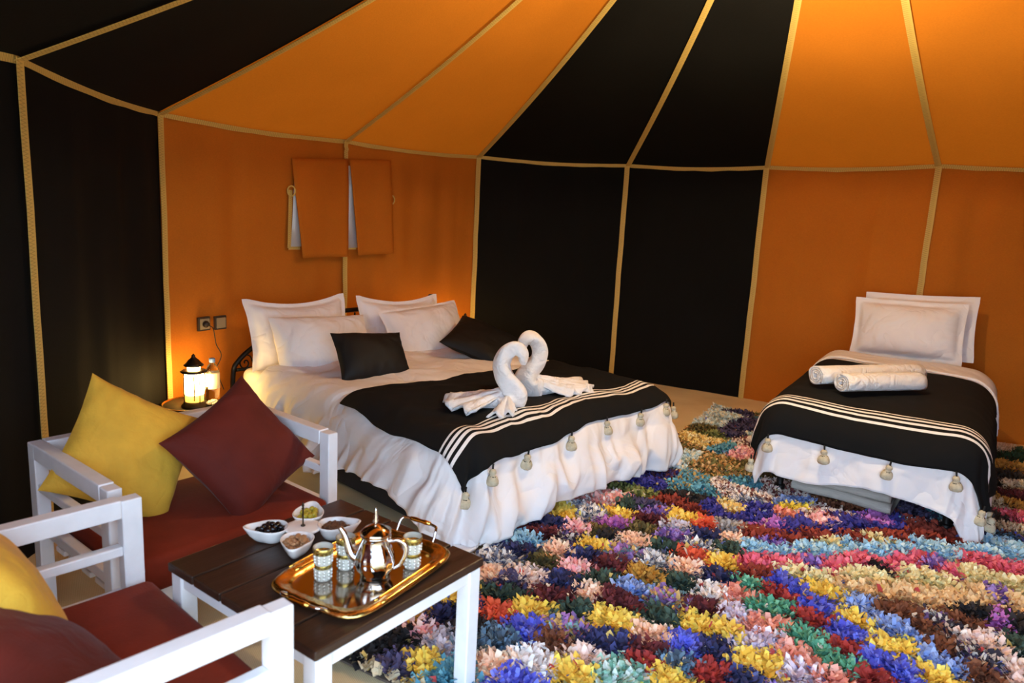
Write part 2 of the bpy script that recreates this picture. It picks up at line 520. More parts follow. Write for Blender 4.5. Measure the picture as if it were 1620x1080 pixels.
# roof ------------------------------------------------------------------
ceil = empty('ceiling', kind='structure')
roof_cols = {('N', 'O'): 'orange', ('O', 'A'): 'black', ('A', 'B'): 'black', ('B', 'C'): 'orange', ('C', 'D'): 'orange', ('D', 'E'): 'black',
             ('E', 'F'): 'black', ('F', 'G'): 'orange', ('G', 'H'): 'orange', ('H', 'I'): 'black', ('I', 'J'): 'black',
             ('J', 'K'): 'orange', ('K', 'L'): 'orange', ('L', 'P'): 'black', ('P', 'N'): 'black'}
def roof_pt(a, b, s, t):
    E = (PX[a] + Vector((0, 0, EV[a]))).lerp(PX[b] + Vector((0, 0, EV[b])), s)
    E.z -= 0.022 * math.sin(PI * s) * (1 - t) ** 2
    P = E.lerp(APEX, t * 0.985)
    P.z -= 0.10 * math.sin(PI * t) ** 1.0 * (1 - 0.3 * t)
    return P
for i in range(len(order)):
    a, b = order[i], order[(i + 1) % len(order)]
    NX, NT = 18, 22
    V, Fc = [], []
    for j in range(NT + 1):
        for k in range(NX + 1):
            s, t = k / NX, j / NT
            P = roof_pt(a, b, s, t)
            e = math.sin(PI * s) * math.sin(PI * min(1, t * 1.4 + 0.02))
            P.z += 0.018 * e + 0.02 * nz(P.x * 1.7, P.y * 1.7, i) * e - 0.0
            V.append(P)
    for j in range(NT):
        for k in range(NX):
            q = j * (NX + 1) + k
            Fc.append((q, q + NX + 1, q + NX + 2, q + 1))
    mesh('roof_panel', V, Fc, M['orange_roof' if roof_cols[(a, b)] == 'orange' else 'black'], ceil)
    # seam along the ridge of this corner
    pts = [roof_pt(a, b, 0, t / 20) + Vector((0, 0, -0.010)) for t in range(21)]
    tn = (PX[order[(i + 1) % len(order)]] - PX[order[i - 1]]).normalized()
    sl = (pts[-1] - pts[0]).normalized()
    dn = sl.cross(tn).normalized()
    if dn.z > 0: dn = -dn
    strip('roof_seam_tape', pts, tn, 0.042, ceil, dn)
# peak cap
lathe('peak_cap', [(0.0, 0.02), (0.10, 0.015), (0.16, -0.03), (0.17, -0.05)], M['lantern_metal'], ceil, 24, (APEX.x, APEX.y, APEX.z - 0.02))

# floor ------------------------------------------------------------------
fl_in = [PX[k] + (PX[k] - CEN).normalized() * 0.12 for k in order]
bm = bmesh.new()
vs = [bm.verts.new((p.x, p.y, 0.0)) for p in fl_in]
f = bm.faces.new(vs)
flo = from_bm('floor', bm, M['mat_floor'], smooth=False); tag(flo, kind='structure')
flo.data.flip_normals() if flo.data.polygons[0].normal.z < 0 else None
bm = bmesh.new()
bmesh.ops.create_grid(bm, x_segments=8, y_segments=8, size=30)
for v in bm.verts: v.co.z = -0.03
g = from_bm('ground', bm, M['sand'], smooth=False); tag(g, kind='structure')

# window in the headboard wall ------------------------------------------------
def plane_of(a, b):
    t = (PX[b] - PX[a]).normalized(); n = Vector((-t.y, t.x, 0))
    if n.dot(CEN - PX[a]) < 0: n = -n
    return PX[a], t, n
win = empty('window_1', kind='structure')
def on_wall(a, b, x, y, off=0.0):
    P, t, n = plane_of(a, b)
    return at_plane(x, y, P + n * off, n)
def quad_cloth(name, a, b, corners, material, parent, off0, off1, seed, thick=0.004, nx=14, ny=20, wav=0.012):
    """corners: pixel TL, TR, BR, BL on the wall plane of panel a-b; hangs off0 at the top to off1 at the bottom"""
    P, t, n = plane_of(a, b)
    c = [on_wall(a, b, x, y, 0.03) for x, y in corners]
    V, Fc = [], []
    for j in range(ny + 1):
        for i in range(nx + 1):
            s, h = i / nx, j / ny
            p = c[0].lerp(c[1], s).lerp(c[3].lerp(c[2], s), h)
            w = off0 + (off1 - off0) * h + wav * h * math.sin(s * 7 + seed) + wav * 0.6 * nz(s * 4 + seed, h * 1.5, 0)
            V.append(p + n * (w - 0.03 + 0.03))
    for j in range(ny):
        for i in range(nx):
            q = j * (nx + 1) + i
            Fc.append((q, q + nx + 1, q + nx + 2, q + 1))
    return solidify(mesh(name, V, Fc, material, parent), thick)
quad_cloth('window_pane', 'B', 'C', [(466, 262), (546, 262), (541, 388), (460, 390)], M['pane'], win, 0.004, 0.004, 0, 0.003, 4, 4, 0)
quad_cloth('window_pane', 'C', 'D', [(549, 262), (606, 262), (606, 390), (545, 392)], M['pane'], win, 0.004, 0.004, 0, 0.003, 4, 4, 0)
fl1 = quad_cloth('window_flap', 'B', 'C', [(460, 250), (549, 252), (542, 405), (470, 407)], M['orange'], win, 0.012, 0.05, 1.0)
fl2 = quad_cloth('window_flap', 'C', 'D', [(552, 252), (617, 254), (617, 400), (560, 403)], M['orange'], win, 0.012, 0.05, 2.3)
for (a, b, p0, p1) in (('B', 'C', (458, 300), (456, 392)), ('B', 'C', (455, 391), (473, 391)), ('C', 'D', (548, 391), (562, 391))):
    P, t, n = plane_of(a, b)
    A_, B_ = on_wall(a, b, *p0, 0.02), on_wall(a, b, *p1, 0.02)
    d = (B_ - A_).normalized()
    strip('window_tape', [A_.lerp(B_, i / 4) for i in range(5)], d.cross(n).normalized(), 0.03, win, n)
for (a, b, x, y, sg) in (('B', 'C', 461, 302, -1), ('C', 'D', 619, 316, 1)):
    P, t, n = plane_of(a, b)
    p = on_wall(a, b, x, y, 0.04)
    pts = [p + t * (0.035 * math.cos(q)) * 0.6 + Vector((0, 0, 0.035 * math.sin(q))) + n * 0.015 * math.cos(q) for q in [k * PI / 5 - PI / 2 for k in range(11)]]
    tube('tie_loop', pts, 0.006, M['tape'], win, 6)

# ------------------------------------------------------------------ rugs
PAL = {
 'Y': [(228, 194, 52), (236, 205, 80), (214, 172, 38)], 'MU': [(186, 142, 44), (170, 124, 38)], 'N': [(38, 40, 86), (30, 32, 66), (52, 56, 110)],
 'R': [(72, 78, 196), (58, 60, 170), (98, 108, 214)], 'IN': [(58, 54, 150), (48, 44, 128)], 'PE': [(232, 190, 160), (222, 172, 140), (238, 205, 180)],
 'P': [(228, 166, 168), (215, 140, 148), (238, 195, 192)], 'PK': [(214, 88, 118), (198, 70, 96), (222, 110, 128)], 'DR': [(88, 26, 32), (110, 40, 46), (74, 22, 30)],
 'RS': [(148, 54, 34), (128, 44, 28)], 'OR': [(216, 84, 42), (200, 70, 34)], 'BR': [(112, 62, 36), (92, 48, 28), (128, 76, 46)],
 'OL': [(98, 88, 42), (76, 66, 34), (120, 100, 50)], 'OG': [(128, 132, 68), (104, 108, 52)], 'DG': [(44, 64, 54), (34, 50, 44), (60, 82, 70)],
 'GN': [(78, 154, 122), (60, 128, 102), (110, 184, 152)], 'MT': [(150, 190, 172), (90, 140, 120), (190, 205, 200)], 'TL': [(72, 142, 166), (58, 118, 140), (96, 164, 184)],
 'LB': [(150, 196, 222), (120, 172, 206), (186, 216, 232)], 'SB': [(78, 104, 130), (56, 74, 92), (96, 130, 158)], 'CB': [(112, 166, 200), (140, 186, 210)],
 'BL': [(118, 146, 206), (96, 122, 186), (146, 170, 220)], 'W': [(220, 210, 208), (200, 188, 186), (230, 224, 222)], 'WS': [(220, 206, 198), (110, 52, 52), (224, 214, 206), (200, 180, 170)],
 'GS': [(206, 200, 198), (60, 68, 98), (230, 225, 220), (130, 134, 150)], 'PU': [(116, 82, 166), (96, 64, 140), (150, 120, 190)], 'MG': [(186, 106, 192), (160, 84, 166)],
 'MX': [(190, 150, 80), (120, 90, 150), (110, 150, 160), (160, 104, 170)], 'CR': [(218, 208, 154), (204, 186, 128), (226, 222, 178)], 'TN': [(216, 182, 130), (200, 160, 106), (224, 200, 150)],
 'BK': [(44, 38, 40), (32, 28, 30)], 'DS': [(48, 44, 60), (88, 66, 120), (190, 180, 170), (40, 36, 48)], 'SA': [(216, 136, 114), (200, 112, 92), (226, 158, 138)],
 'MV': [(196, 180, 200), (170, 152, 176), (214, 204, 216)], 'RD': [(168, 44, 38), (140, 34, 30)], 'WB': [(204, 222, 226), (170, 196, 206), (214, 206, 180)],
 'PP': [(230, 205, 192), (214, 184, 172)], 'DP': [(76, 68, 104), (62, 54, 84)], 'YW': [(226, 200, 110), (232, 216, 160), (200, 160, 70)],
 'OT': [(120, 112, 56), (180, 130, 66), (210, 170, 110), (92, 88, 44)], 'TG': [(84, 152, 172), (90, 160, 182), (186, 148, 70), (70, 134, 156)], 'PS': [(226, 160, 150), (206, 196, 196), (210, 130, 124)],
 'NR': [(44, 40, 100), (90, 40, 44), (60, 52, 130)], 'YB': [(226, 206, 48), (214, 190, 40)], 'GR': [(160, 158, 160), (120, 118, 124)], 'LG': [(190, 182, 196), (172, 166, 182)],
 'TT': [(186, 150, 96), (170, 134, 84)], 'CF': [(206, 190, 158), (190, 170, 134)], 'KG': [(40, 74, 48), (34, 60, 40)], 'KB': [(50, 42, 36), (62, 50, 40)],
}
SEEDS_TXT = """
Y 890 813;GS 930 812;PS 950 790;N 877 829;P 910 836;DR 862 844;CB 841 856;DS 895 850;OL 948 842;Y 936 863;N 827 873;PE 883 869;N 924 879;OL 861 887;GS 791 885;P 911 897
PE 781 910;DP 803 919;PP 836 911;N 888 919;DR 958 897;DG 951 915;DG 796 937;OR 781 969;Y 840 963;DR 877 945;PE 936 939;DR 968 945;DG 912 967;Y 957 978;R 829 995;MX 899 993;SB 786 1010
BR 877 1015;N 947 1013;W 844 1045;PP 921 1037;PE 777 1050;Y 907 1062;R 810 1073;MT 971 1065;PS 962 791;DG 993 800;DP 1023 800;Y 980 812;PU 1033 810;MG 972 828;DR 1027 822;OL 1013 837;Y 1077 820
BK 955 847;PE 1002 855;LG 1070 835;PU 1063 848;OR 1117 832;N 1115 847;GR 1153 837;DG 1050 865;GS 1108 863;PE 1155 852;RS 1190 845;MX 983 875;GS 1037 887;OR 1095 878;DG 1157 870;LB 1190 867;Y 1145 888
DR 965 893;PE 1087 899;PK 1187 892;MU 1019 911;DG 1075 924;N 1134 913;BL 1001 932;MX 1053 947;W 1125 937;GN 1180 923;SA 1169 941;DR 984 954;DG 1040 976;Y 1101 987;DR 1116 965;MV 1164 976;SA 1193 989
GN 1208 960;RS 1191 906;Y 980 984;PE 1029 1002;Y 1149 1000;MV 1191 1017;R 1088 1021;N 1134 1030;Y 1182 1047;N 975 1021;DR 1019 1028;RD 1016 1047;SB 1079 1052;RD 1125 1063;Y 1060 1071;MT 995 1061;N 1167 1071
Y 713 947;N 696 973;MU 660 975;P 663 998;LG 700 1015;BK 605 1020;Y 667 1047;TL 709 1065;BK 640 1010;DP 625 1050;N 735 960;BK 740 990;SB 745 1010;BK 575 1030;CF 560 1055;CF 600 1072
"""
SEEDS_B = """
RS 1215 849;RS 1245 853;PU 1218 857;RS 1305 849;RS 1285 845;IN 1247 836;MG 1228 832;IN 1280 834;IN 1316 834;IN 1350 828;P 1308 831;IN 1389 836;IN 1420 836;MG 1393 830;RS 1350 852;RS 1389 847;RS 1420 850;CR 1387 851;CR 1313 855
LB 1196 866;LB 1233 872;LB 1276 866;LB 1308 872;LB 1345 860;LB 1365 868;LB 1389 872;LB 1425 868;LB 1453 862;LB 1480 868;LB 1510 878;LB 1550 872;LB 1588 866;LB 1612 876;RS 1460 845;RS 1506 851;RS 1440 840
PK 1196 893;PK 1225 890;PK 1260 889;PU 1286 892;PK 1316 899;PK 1345 890;PK 1365 888;PK 1405 895;BK 1387 896;PK 1430 890;PK 1455 884;PU 1475 892;PK 1506 903;PK 1530 884;PK 1554 886;PK 1593 902;PK 1612 905
CR 1247 901;CR 1275 908;CR 1300 914;CR 1348 908;CR 1380 912;CR 1430 904;CR 1460 912;CR 1484 921;CR 1520 905;CR 1544 911;CR 1597 921;TN 1350 928;TN 1400 936;TN 1436 941;TN 1470 948;TN 1503 953;TN 1556 940;TN 1605 953;PU 1576 943;TN 1530 950
RS 1200 905;R 1230 917;RD 1230 940;GN 1222 962;Y 1300 937;R 1260 935;R 1290 962;BL 1363 958;BR 1408 968;SA 1217 990;GN 1267 1007;RD 1283 980;Y 1350 983;RD 1333 1028;R 1338 1000;BL 1407 992;Y 1400 1023;MV 1207 1015;SA 1255 1037
GN 1337 1055;R 1392 1047;MV 1262 1062;Y 1212 1047;RD 1380 1073;SA 1308 1072;GN 1300 1030;BR 1419 969;BR 1440 978;BK 1554 972;MG 1576 979;BK 1609 988;BR 1458 991;DS 1496 990;BL 1435 1003;PP 1564 1018;PP 1540 1010;DG 1609 1027;BR 1496 1025
Y 1429 1027;DS 1564 1049;DS 1535 1038;BL 1491 1053;BL 1465 1040;R 1424 1061;Y 1472 1066;BR 1554 1072;PP 1612 1063;BK 1530 965;BR 1525 985
"""
SEEDS_C = """
OG 1007 778;OG 985 780;RS 1060 797;RS 1095 803;RS 1073 790;BK 1080 785;BK 1097 790;TG 1095 758;TG 1075 765;TL 1110 770;NR 1048 750;IN 1030 762;IN 1148 817;IN 1123 800;IN 1190 815;IN 1210 810;IN 1175 822;WS 1173 775;WS 1150 770;GS 1190 790;YW 1162 803;OT 1115 733;OT 1153 740;WB 1063 727;WB 1087 719
WB 1131 655;WB 1159 659;OL 1114 676;OG 1130 685;YW 1098 690;YW 1120 697;DP 1153 684;TL 1153 708;OT 1073 702;OT 1126 727;DP 1180 665;P 1170 712;WS 1202 784;YB 1249 797;BL 1245 794;SA 1241 811;WS 1308 813;WS 1275 815;WS 1340 818;RS 1310 814;TL 1185 765;WS 1225 770;DR 1400 800;DP 1430 805;WS 1260 830;IN 1200 800
NR 1420 815;RS 1390 805;IN 1370 825;LB 1440 825;BR 1350 800;OL 1200 740
"""
SEEDS_D = """
CF 1581 707;KG 1605 719;KG 1620 716;MU 1587 735;MU 1610 737;KB 1609 752;KB 1590 748;CF 1593 764;CF 1620 765;DR 1611 780;DR 1625 782;MU 1595 792;MU 1620 797;PK 1613 816;CF 1593 831;CF 1615 836;DR 1577 841;OL 1611 851;OL 1600 848;KB 1575 760;CF 1575 790;KB 1572 815
"""
def parse(txt):
    out = []
    for it in txt.replace('\n', ';').split(';'):
        it = it.split()
        if len(it) == 3:
            p = at_z(float(it[1]), float(it[2]), 0.03)
            out.append((it[0], p.x, p.y))
    return out

def inside(poly, x, y):
    r = np.zeros(len(x), bool)
    n = len(poly)
    for i in range(n):
        x1, y1 = poly[i]; x2, y2 = poly[(i + 1) % n]
        c = ((y1 > y) != (y2 > y))
        with np.errstate(divide='ignore', invalid='ignore'):
            xi = (x2 - x1) * (y - y1) / (y2 - y1) + x1
        r ^= c & (x < xi)
    return r

def make_rug(name, label, poly, seeds, spacing, L, W, nstrip, zbase, row_ang, fill_keys, fill_step=0.15, extra_px=None, lean=1.0):
    """a knotted rag rug: backing sheet plus pile of cut cloth strips coloured patch by patch"""
    root = empty(name, (0, 0, 0), 0, label, 'rug')
    bm = bmesh.new()
    lo = [bm.verts.new((x, y, zbase - 0.008)) for x, y in poly]; hi = [bm.verts.new((x, y, zbase)) for x, y in poly]
    bm.faces.new(hi)
    for i in range(len(poly)):
        k = (i + 1) % len(poly); bm.faces.new((lo[i], lo[k], hi[k], hi[i]))
    from_bm('backing', bm, M['rug_base'], root, smooth=False)
    P = np.array(poly)
    x0, y0 = P.min(0); x1, y1 = P.max(0)
    S = list(seeds)
    sx = np.array([s[1] for s in S]); sy = np.array([s[2] for s in S])
    # continue the pattern where the photograph shows none of it
    gx = np.arange(x0, x1, fill_step); gy = np.arange(y0, y1, fill_step)
    for ix, xx in enumerate(gx):
        for iy, yy in enumerate(gy):
            px_, py_ = xx + RNG.uniform(-.04, .04), yy + RNG.uniform(-.04, .04)
            if ((sx - px_) ** 2 + (sy - py_) ** 2).min() > (fill_step * 1.25) ** 2:
                S.append((fill_keys[RNG.integers(len(fill_keys))], px_, py_))
    sx = np.array([s[1] for s in S]); sy = np.array([s[2] for s in S]); keys = [s[0] for s in S]
    ca, sa = math.cos(row_ang), math.sin(row_ang)
    D = max(x1 - x0, y1 - y0) * 1.5
    k = np.arange(-D, D, spacing)
    A, B = np.meshgrid(k, k * 1.0)
    A = A.ravel() + RNG.uniform(-.35, .35, A.size) * spacing; B = B.ravel() + RNG.uniform(-.3, .3, B.size) * spacing
    cx, cy = (x0 + x1) / 2, (y0 + y1) / 2
    X = cx + A * ca - B * sa; Y = cy + A * sa + B * ca
    ok = inside(poly, X, Y)
    X, Y = X[ok], Y[ok]
    # patch of each knot, edges a bit ragged
    jx = X + RNG.normal(0, .006, X.size); jy = Y + RNG.normal(0, .006, X.size)
    idx = np.empty(X.size, int)
    for i0 in range(0, X.size, 4000):
        d = (jx[i0:i0 + 4000, None] - sx[None]) ** 2 + (jy[i0:i0 + 4000, None] - sy[None]) ** 2
        idx[i0:i0 + 4000] = d.argmin(1)
    pal = {kk: np.array([lin(c) for c in PAL[kk]]) for kk in set(keys)}
    n = X.size
    rep = nstrip
    Xs = np.repeat(X, rep); Ys = np.repeat(Y, rep); Is = np.repeat(idx, rep)
    N = n * rep
    ang = RNG.uniform(0, 2 * PI, N)
    # strips splay outwards from their patch's middle
    dx = Xs - sx[Is]; dy = Ys - sy[Is]
    dl = np.sqrt(dx * dx + dy * dy) + 1e-6
    bias = np.clip(dl / 0.07, 0, 1.2) * lean
    vx = np.cos(ang) + dx / dl * bias; vy = np.sin(ang) + dy / dl * bias
    vl = np.sqrt(vx * vx + vy * vy) + 1e-6; vx /= vl; vy /= vl
    tilt = RNG.uniform(0.55, 1.35, N)
    ln = L * RNG.uniform(0.7, 1.3, N); wd = W * RNG.uniform(0.35, 1.25, N)
    bx = Xs + RNG.normal(0, spacing * .25, N); by = Ys + RNG.normal(0, spacing * .25, N)
    tw = RNG.uniform(-1.0, 1.0, N)
    dome = 0.016 * np.clip(1 - dl / 0.085, 0, 1) + RNG.uniform(0, 0.010, N)
    px_, py_ = -vy, vx
    verts = np.empty((N, 6, 3))
    hs = (0.0, 0.55, 1.0)
    for r, h in enumerate(hs):
        tl = tilt * (0.75 + 0.5 * h)
        cxh = bx + vx * np.sin(tl) * ln * h; cyh = by + vy * np.sin(tl) * ln * h
        czh = zbase + dome * (0.4 + 0.6 * h) + np.cos(tl) * ln * h
        ww = wd * (0.40, 0.52, 0.40)[r]
        for sd, sg in ((0, -1), (1, 1)):
            verts[:, 2 * r + sd, 0] = cxh + px_ * ww * sg
            verts[:, 2 * r + sd, 1] = cyh + py_ * ww * sg
            verts[:, 2 * r + sd, 2] = np.maximum(czh + sg * ww * tw * h, zbase + 0.001)
    cols = np.empty((N, 3))
    for q, kk in enumerate(keys):
        msk = Is == q
        if msk.any():
            pl = pal[kk]; cols[msk] = pl[RNG.integers(len(pl), size=msk.sum())]
    cols *= RNG.uniform(1.06, 1.36, N)[:, None]
    stray = RNG.random(N) < 0.012
    cols[stray] = np.array([lin(c) for c in ((220, 205, 190), (190, 60, 60), (90, 110, 190), (210, 180, 90))])[RNG.integers(4, size=stray.sum())]
    grey = cols.mean(1, keepdims=True)
    cols = np.clip(cols * 0.90 + grey * 0.10 + 0.006, 0, 0.95)
    me = bpy.data.meshes.new('rag_pile')
    me.vertices.add(N * 6); me.vertices.foreach_set('co', verts.reshape(-1).astype(np.float32))
    base = (np.arange(N) * 6)[:, None]
    quads = np.concatenate([base + np.array([[0, 1, 3, 2]]), base + np.array([[2, 3, 5, 4]])], 1).reshape(-1)
    me.loops.add(N * 8); me.loops.foreach_set('vertex_index', quads.astype(np.int32))
    me.polygons.add(N * 2); me.polygons.foreach_set('loop_start', (np.arange(N * 2) * 4).astype(np.int32))
    try: me.polygons.foreach_set('loop_total', np.full(N * 2, 4, np.int32))
    except Exception: pass
    at = me.attributes.new('rag', 'FLOAT_COLOR', 'POINT')
    c4 = np.ones((N, 6, 4), np.float32); c4[:, :, :3] = cols[:, None, :]
    at.data.foreach_set('color', c4.reshape(-1))
    me.update(calc_edges=True); me.validate()
    pile = link('rag_pile', me, M['rag'], root)
    pile['kind'] = 'stuff'
    return root

def G(x, y):
    p = at_z(x, y, 0.0); return (p.x, p.y)
ALLK = ['Y', 'N', 'R', 'PE', 'DG', 'DR', 'P', 'OL', 'W', 'BR', 'PU', 'SB', 'MX', 'GS']
seedA, seedB, seedC, seedD = parse(SEEDS_TXT), parse(SEEDS_B), parse(SEEDS_C), parse(SEEDS_D)
edgeAB = [G(1192, 838), G(1178, 900), G(1205, 1080)]
polyA = [(-0.56, 2.19), (0.47, 3.78), G(1110, 826), edgeAB[0], edgeAB[1], edgeAB[2], (0.80, 1.45), (0.25, 1.72)]
polyB = [edgeAB[0], G(1300, 820), G(1420, 822), G(1500, 838), (2.9, 3.30), (2.9, 1.6), (0.85, 1.55), edgeAB[2], edgeAB[1]]
polyC = [(0.50, 3.80), G(1110, 822), G(1192, 836), G(1300, 826), G(1480, 836), (2.55, 3.75), (2.1, 4.6), G(1200, 660), G(1130, 645), G(1075, 690), (0.95, 4.9), (0.45, 4.3)]
polyD = [G(1500, 845), (2.9, 3.32), (4.3, 3.6), (4.05, 4.62), (3.60, 4.95), (3.30, 5.10), (2.4, 4.4)]
rugA = make_rug('rag_rug', 'multicoloured shaggy rag rug in checkered patches beside the coffee table', polyA, seedA + [s for s in seedB if s[1] < 1.6], 0.0175, 0.029, 0.022, 5, 0.012, rad(53), ALLK)
rugB = make_rug('rag_rug', 'shaggy rag rug striped light blue, pink and cream before the single bed', polyB, seedB + [s for s in seedA if s[1] > 0.8], 0.0175, 0.031, 0.022, 5, 0.012, rad(3), ALLK)
rugC = make_rug('rag_rug', 'knotted rag rug of teal, olive and indigo patches between the two beds', polyC, seedC, 0.018, 0.020, 0.019, 4, 0.012, rad(60), ['OT', 'TL', 'WS', 'OL', 'IN', 'DP', 'WB'], lean=0.4)
rugD = make_rug('rag_rug', 'flat brown and cream patterned rug at the right of the single bed', polyD, seedD, 0.018, 0.020, 0.008, 4, 0.010, rad(-30), ['CF', 'MU', 'KB', 'DR', 'KG', 'OL'], 0.2)
tube('selvage', [at_z(x, y, 0.03) for x, y in ((962, 779), (985, 781), (1010, 775), (1020, 783))], 0.006, M['rope'], rugA, 6, 14)
tube('selvage', [at_z(x, y, 0.03) for x, y in ((1105, 820), (1130, 826), (1165, 832), (1200, 836), (1212, 828), (1212, 822))], 0.008, M['rope'], rugC, 6, 20)

# ------------------------------------------------------------------ cloth that drapes over a bed
def drape_fn(u0, u1, v0, top, r, flare, zmin, fold, seed, topbump=0.008, tilt=0.0, bulge=0.0):
    arc = r * PI / 2
    def f(a, b, off=0.0, foldk=1.0):
        cu = min(max(a, u0 + r), u1 - r); cv = max(b, v0 + r)
        dx, dy = a - cu, b - cv
        d = math.hypot(dx, dy)
        nx, ny = (dx / d, dy / d) if d > 1e-9 else (0.0, 0.0)
        zt = top + tilt * max(0, cv)
        if d < arc:
            th = d / r; h = r * math.sin(th); dr = r * (1 - math.cos(th)); sn, cs = math.sin(th), math.cos(th)
        else:
            h = r + (d - arc) * flare + bulge * math.sin(PI * min(1.0, (d - arc) / 0.30)); dr = r + (d - arc); sn, cs = 1.0, 0.0
        w = sstep(arc * 0.35, arc + 0.10, d)
        px, py = cu + nx * 0.42, cv + ny * 0.42
        sx_, sy_ = px + d * 0.28, py - d * 0.22
        q = nz(sx_ * 3.6 + seed, sy_ * 3.6, d * 1.6) + 0.55 * nz(sx_ * 8.5 + seed * 2, sy_ * 8.5, d * 2.0)
        r1 = 1 - 2.6 * abs(nz(sx_ * 5.0 + seed * 3, sy_ * 5.0 + 4, d * 1.3))
        r2 = 1 - 2.6 * abs(nz(px * 9.0 + d * 2.6 + seed, py * 9.0 - d * 2.2, d * 1.8 + 9))
        cr = nz(a * 17 + seed, b * 17, d * 4)
        disp = fold * foldk * w * (q * 0.7 + 0.46 * r1 + 0.40 * r2 + 0.08 * cr)
        tb = topbump * (1 - w) * (nz(a * 3.1 + seed, b * 3.1, 2.0) + 0.6 * nz(a * 7 + b * 3, b * 8 + seed, 5.0) + 0.35 * (0.4 - abs(nz(a * 9 - b * 5, b * 4 + seed, 8.0))))
        h += sn * (disp + off)
        z = zt - dr + cs * off + tb + cs * disp * 0.3
        if z < zmin + off:
            ex = zmin + off - z; z = zmin + off + 0.012 * abs(nz(a * 9, b * 9, seed)); h += ex * 0.25
        return (cu + nx * h, cv + ny * h, z)
    return f

def cloth(name, fn, a_rng, b_rng, na, nb, material, parent=None, off=0.0, foldk=1.0, thick=0.012, edge=None):
    """a_rng(bt)->(a0,a1) with bt in 0..1 ; b_rng(at)->(b0,b1)"""
    V, Fc, UV = [], [], []
    for j in range(nb + 1):
        for i in range(na + 1):
            s, t = i / na, j / nb
            a0, a1 = a_rng(t); b0, b1 = b_rng(s)
            a = a0 + (a1 - a0) * s; b = b0 + (b1 - b0) * t
            V.append(fn(a, b, off, foldk)); UV.append((a, b - b0))
    for j in range(nb):
        for i in range(na):
            q = j * (na + 1) + i
            Fc.append((q, q + 1, q + na + 2, q + na + 1))
    o = mesh(name, V, Fc, material, parent, uv=UV)
    return solidify(o, thick)

def throw_mat(name, stripes):
    mt, nt, b = new_mat(name)
    uvn = nt.nodes.new('ShaderNodeUVMap')
    sp = nt.nodes.new('ShaderNodeSeparateXYZ'); nt.links.new(uvn.outputs[0], sp.inputs[0])
    cr = nt.nodes.new('ShaderNodeValToRGB'); cr.color_ramp.interpolation = 'CONSTANT'
    el = cr.color_ramp.elements
    blk, cre = lin((18, 18, 18)) + (1,), lin((236, 232, 228)) + (1,)
    el[0].position = 0.0; el[0].color = blk
    el[1].position = stripes[0][0]; el[1].color = cre
    e = el.new(stripes[0][1]); e.color = blk
    for s0, s1 in stripes[1:]:
        e = el.new(s0); e.color = cre
        e = el.new(s1); e.color = blk
    nt.links.new(sp.outputs[1], cr.inputs[0])
    nt.links.new(cr.outputs[0], b.inputs['Base Color'])
    b.inputs['Roughness'].default_value = 0.9; b.inputs['Specular IOR Level'].default_value = 0.2
    n2 = nt.nodes.new('ShaderNodeTexNoise'); n2.inputs['Scale'].default_value = 300
    bp = nt.nodes.new('ShaderNodeBump'); bp.inputs['Strength'].default_value = 0.3; bp.inputs['Distance'].default_value = 0.003
    nt.links.new(n2.outputs['Fac'], bp.inputs['Height']); nt.links.new(bp.outputs[0], b.inputs['Normal'])
    return mt

def tassel_parts():
    pass
def make_tassel(parent, p, scale=1.0, seed=0, lean=(0, 0)):
    """wool pom tassel hanging from point p in parent's space"""
    rng = random.Random(seed)
    s = scale
    ph = rng.uniform(0, 6)
    prof = [(0.0, 0.0), (0.010, -0.002), (0.0155, -0.010), (0.016, -0.018), (0.012, -0.025), (0.013, -0.028), (0.022, -0.036), (0.028, -0.050), (0.029, -0.062), (0.024, -0.072), (0.012, -0.077), (0.0, -0.078)]
    t = lathe('tassel', [(r * s, z * s) for r, z in prof], M['tassel'], parent, 20, (0, 0, -0.010 * s), ridge=lambda a, z: 0.07 * math.sin(9 * a + ph) + 0.05 * math.sin(17 * a))
    t.location = p
    t.rotation_euler = (rng.uniform(-.15, .15) + lean[0], rng.uniform(-.15, .15) + lean[1], rng.uniform(0, 6))
    tube('tassel_cord', [(0, 0, 0.012 * s), (0.001, 0, -0.01 * s), (0, 0, -0.02 * s)], 0.0045 * s, M['cord_black'], t, 6)
    ring = [(0.0165 * s * math.cos(q), 0.0165 * s * math.sin(q), -0.044 * s) for q in [k * PI / 6 for k in range(13)]]
    tube('tassel_binding', ring, 0.003 * s, M['cord_black'], t, 5)
    return t

# ------------------------------------------------------------------ double bed
BED_O = Vector((-0.135, 3.03, 0)); BED_A = rad(47)
def bed_w(u, v, z=0.0):
    c, s = math.cos(BED_A), math.sin(BED_A)
    return Vector((BED_O.x + u * c - v * s, BED_O.y + u * s + v * c, z))
bed = empty('double_bed', BED_O, BED_A, 'wide double bed with charcoal base and black iron headboard against orange wall', 'bed')
box('bed_base', (0.79, 1.06, 0.125), (1.70, 2.04, 0.21), M['bed_base'], bed, 0.02)
def rounded_slab(name, x0, x1, y0, y1, z0, z1, r, material, parent, n=6):
    bm = bmesh.new()
    box_bm(bm, ((x0 + x1) / 2, (y0 + y1) / 2, (z0 + z1) / 2), (x1 - x0, y1 - y0, z1 - z0), 0)
    bmesh.ops.bevel(bm, geom=list(bm.edges), offset=r, segments=n, affect='EDGES', profile=0.5)
    return from_bm(name, bm, material, parent)
rounded_slab('mattress', -0.04, 1.62, 0.06, 2.07, 0.235, 0.43, 0.05, M['sheet'], bed)
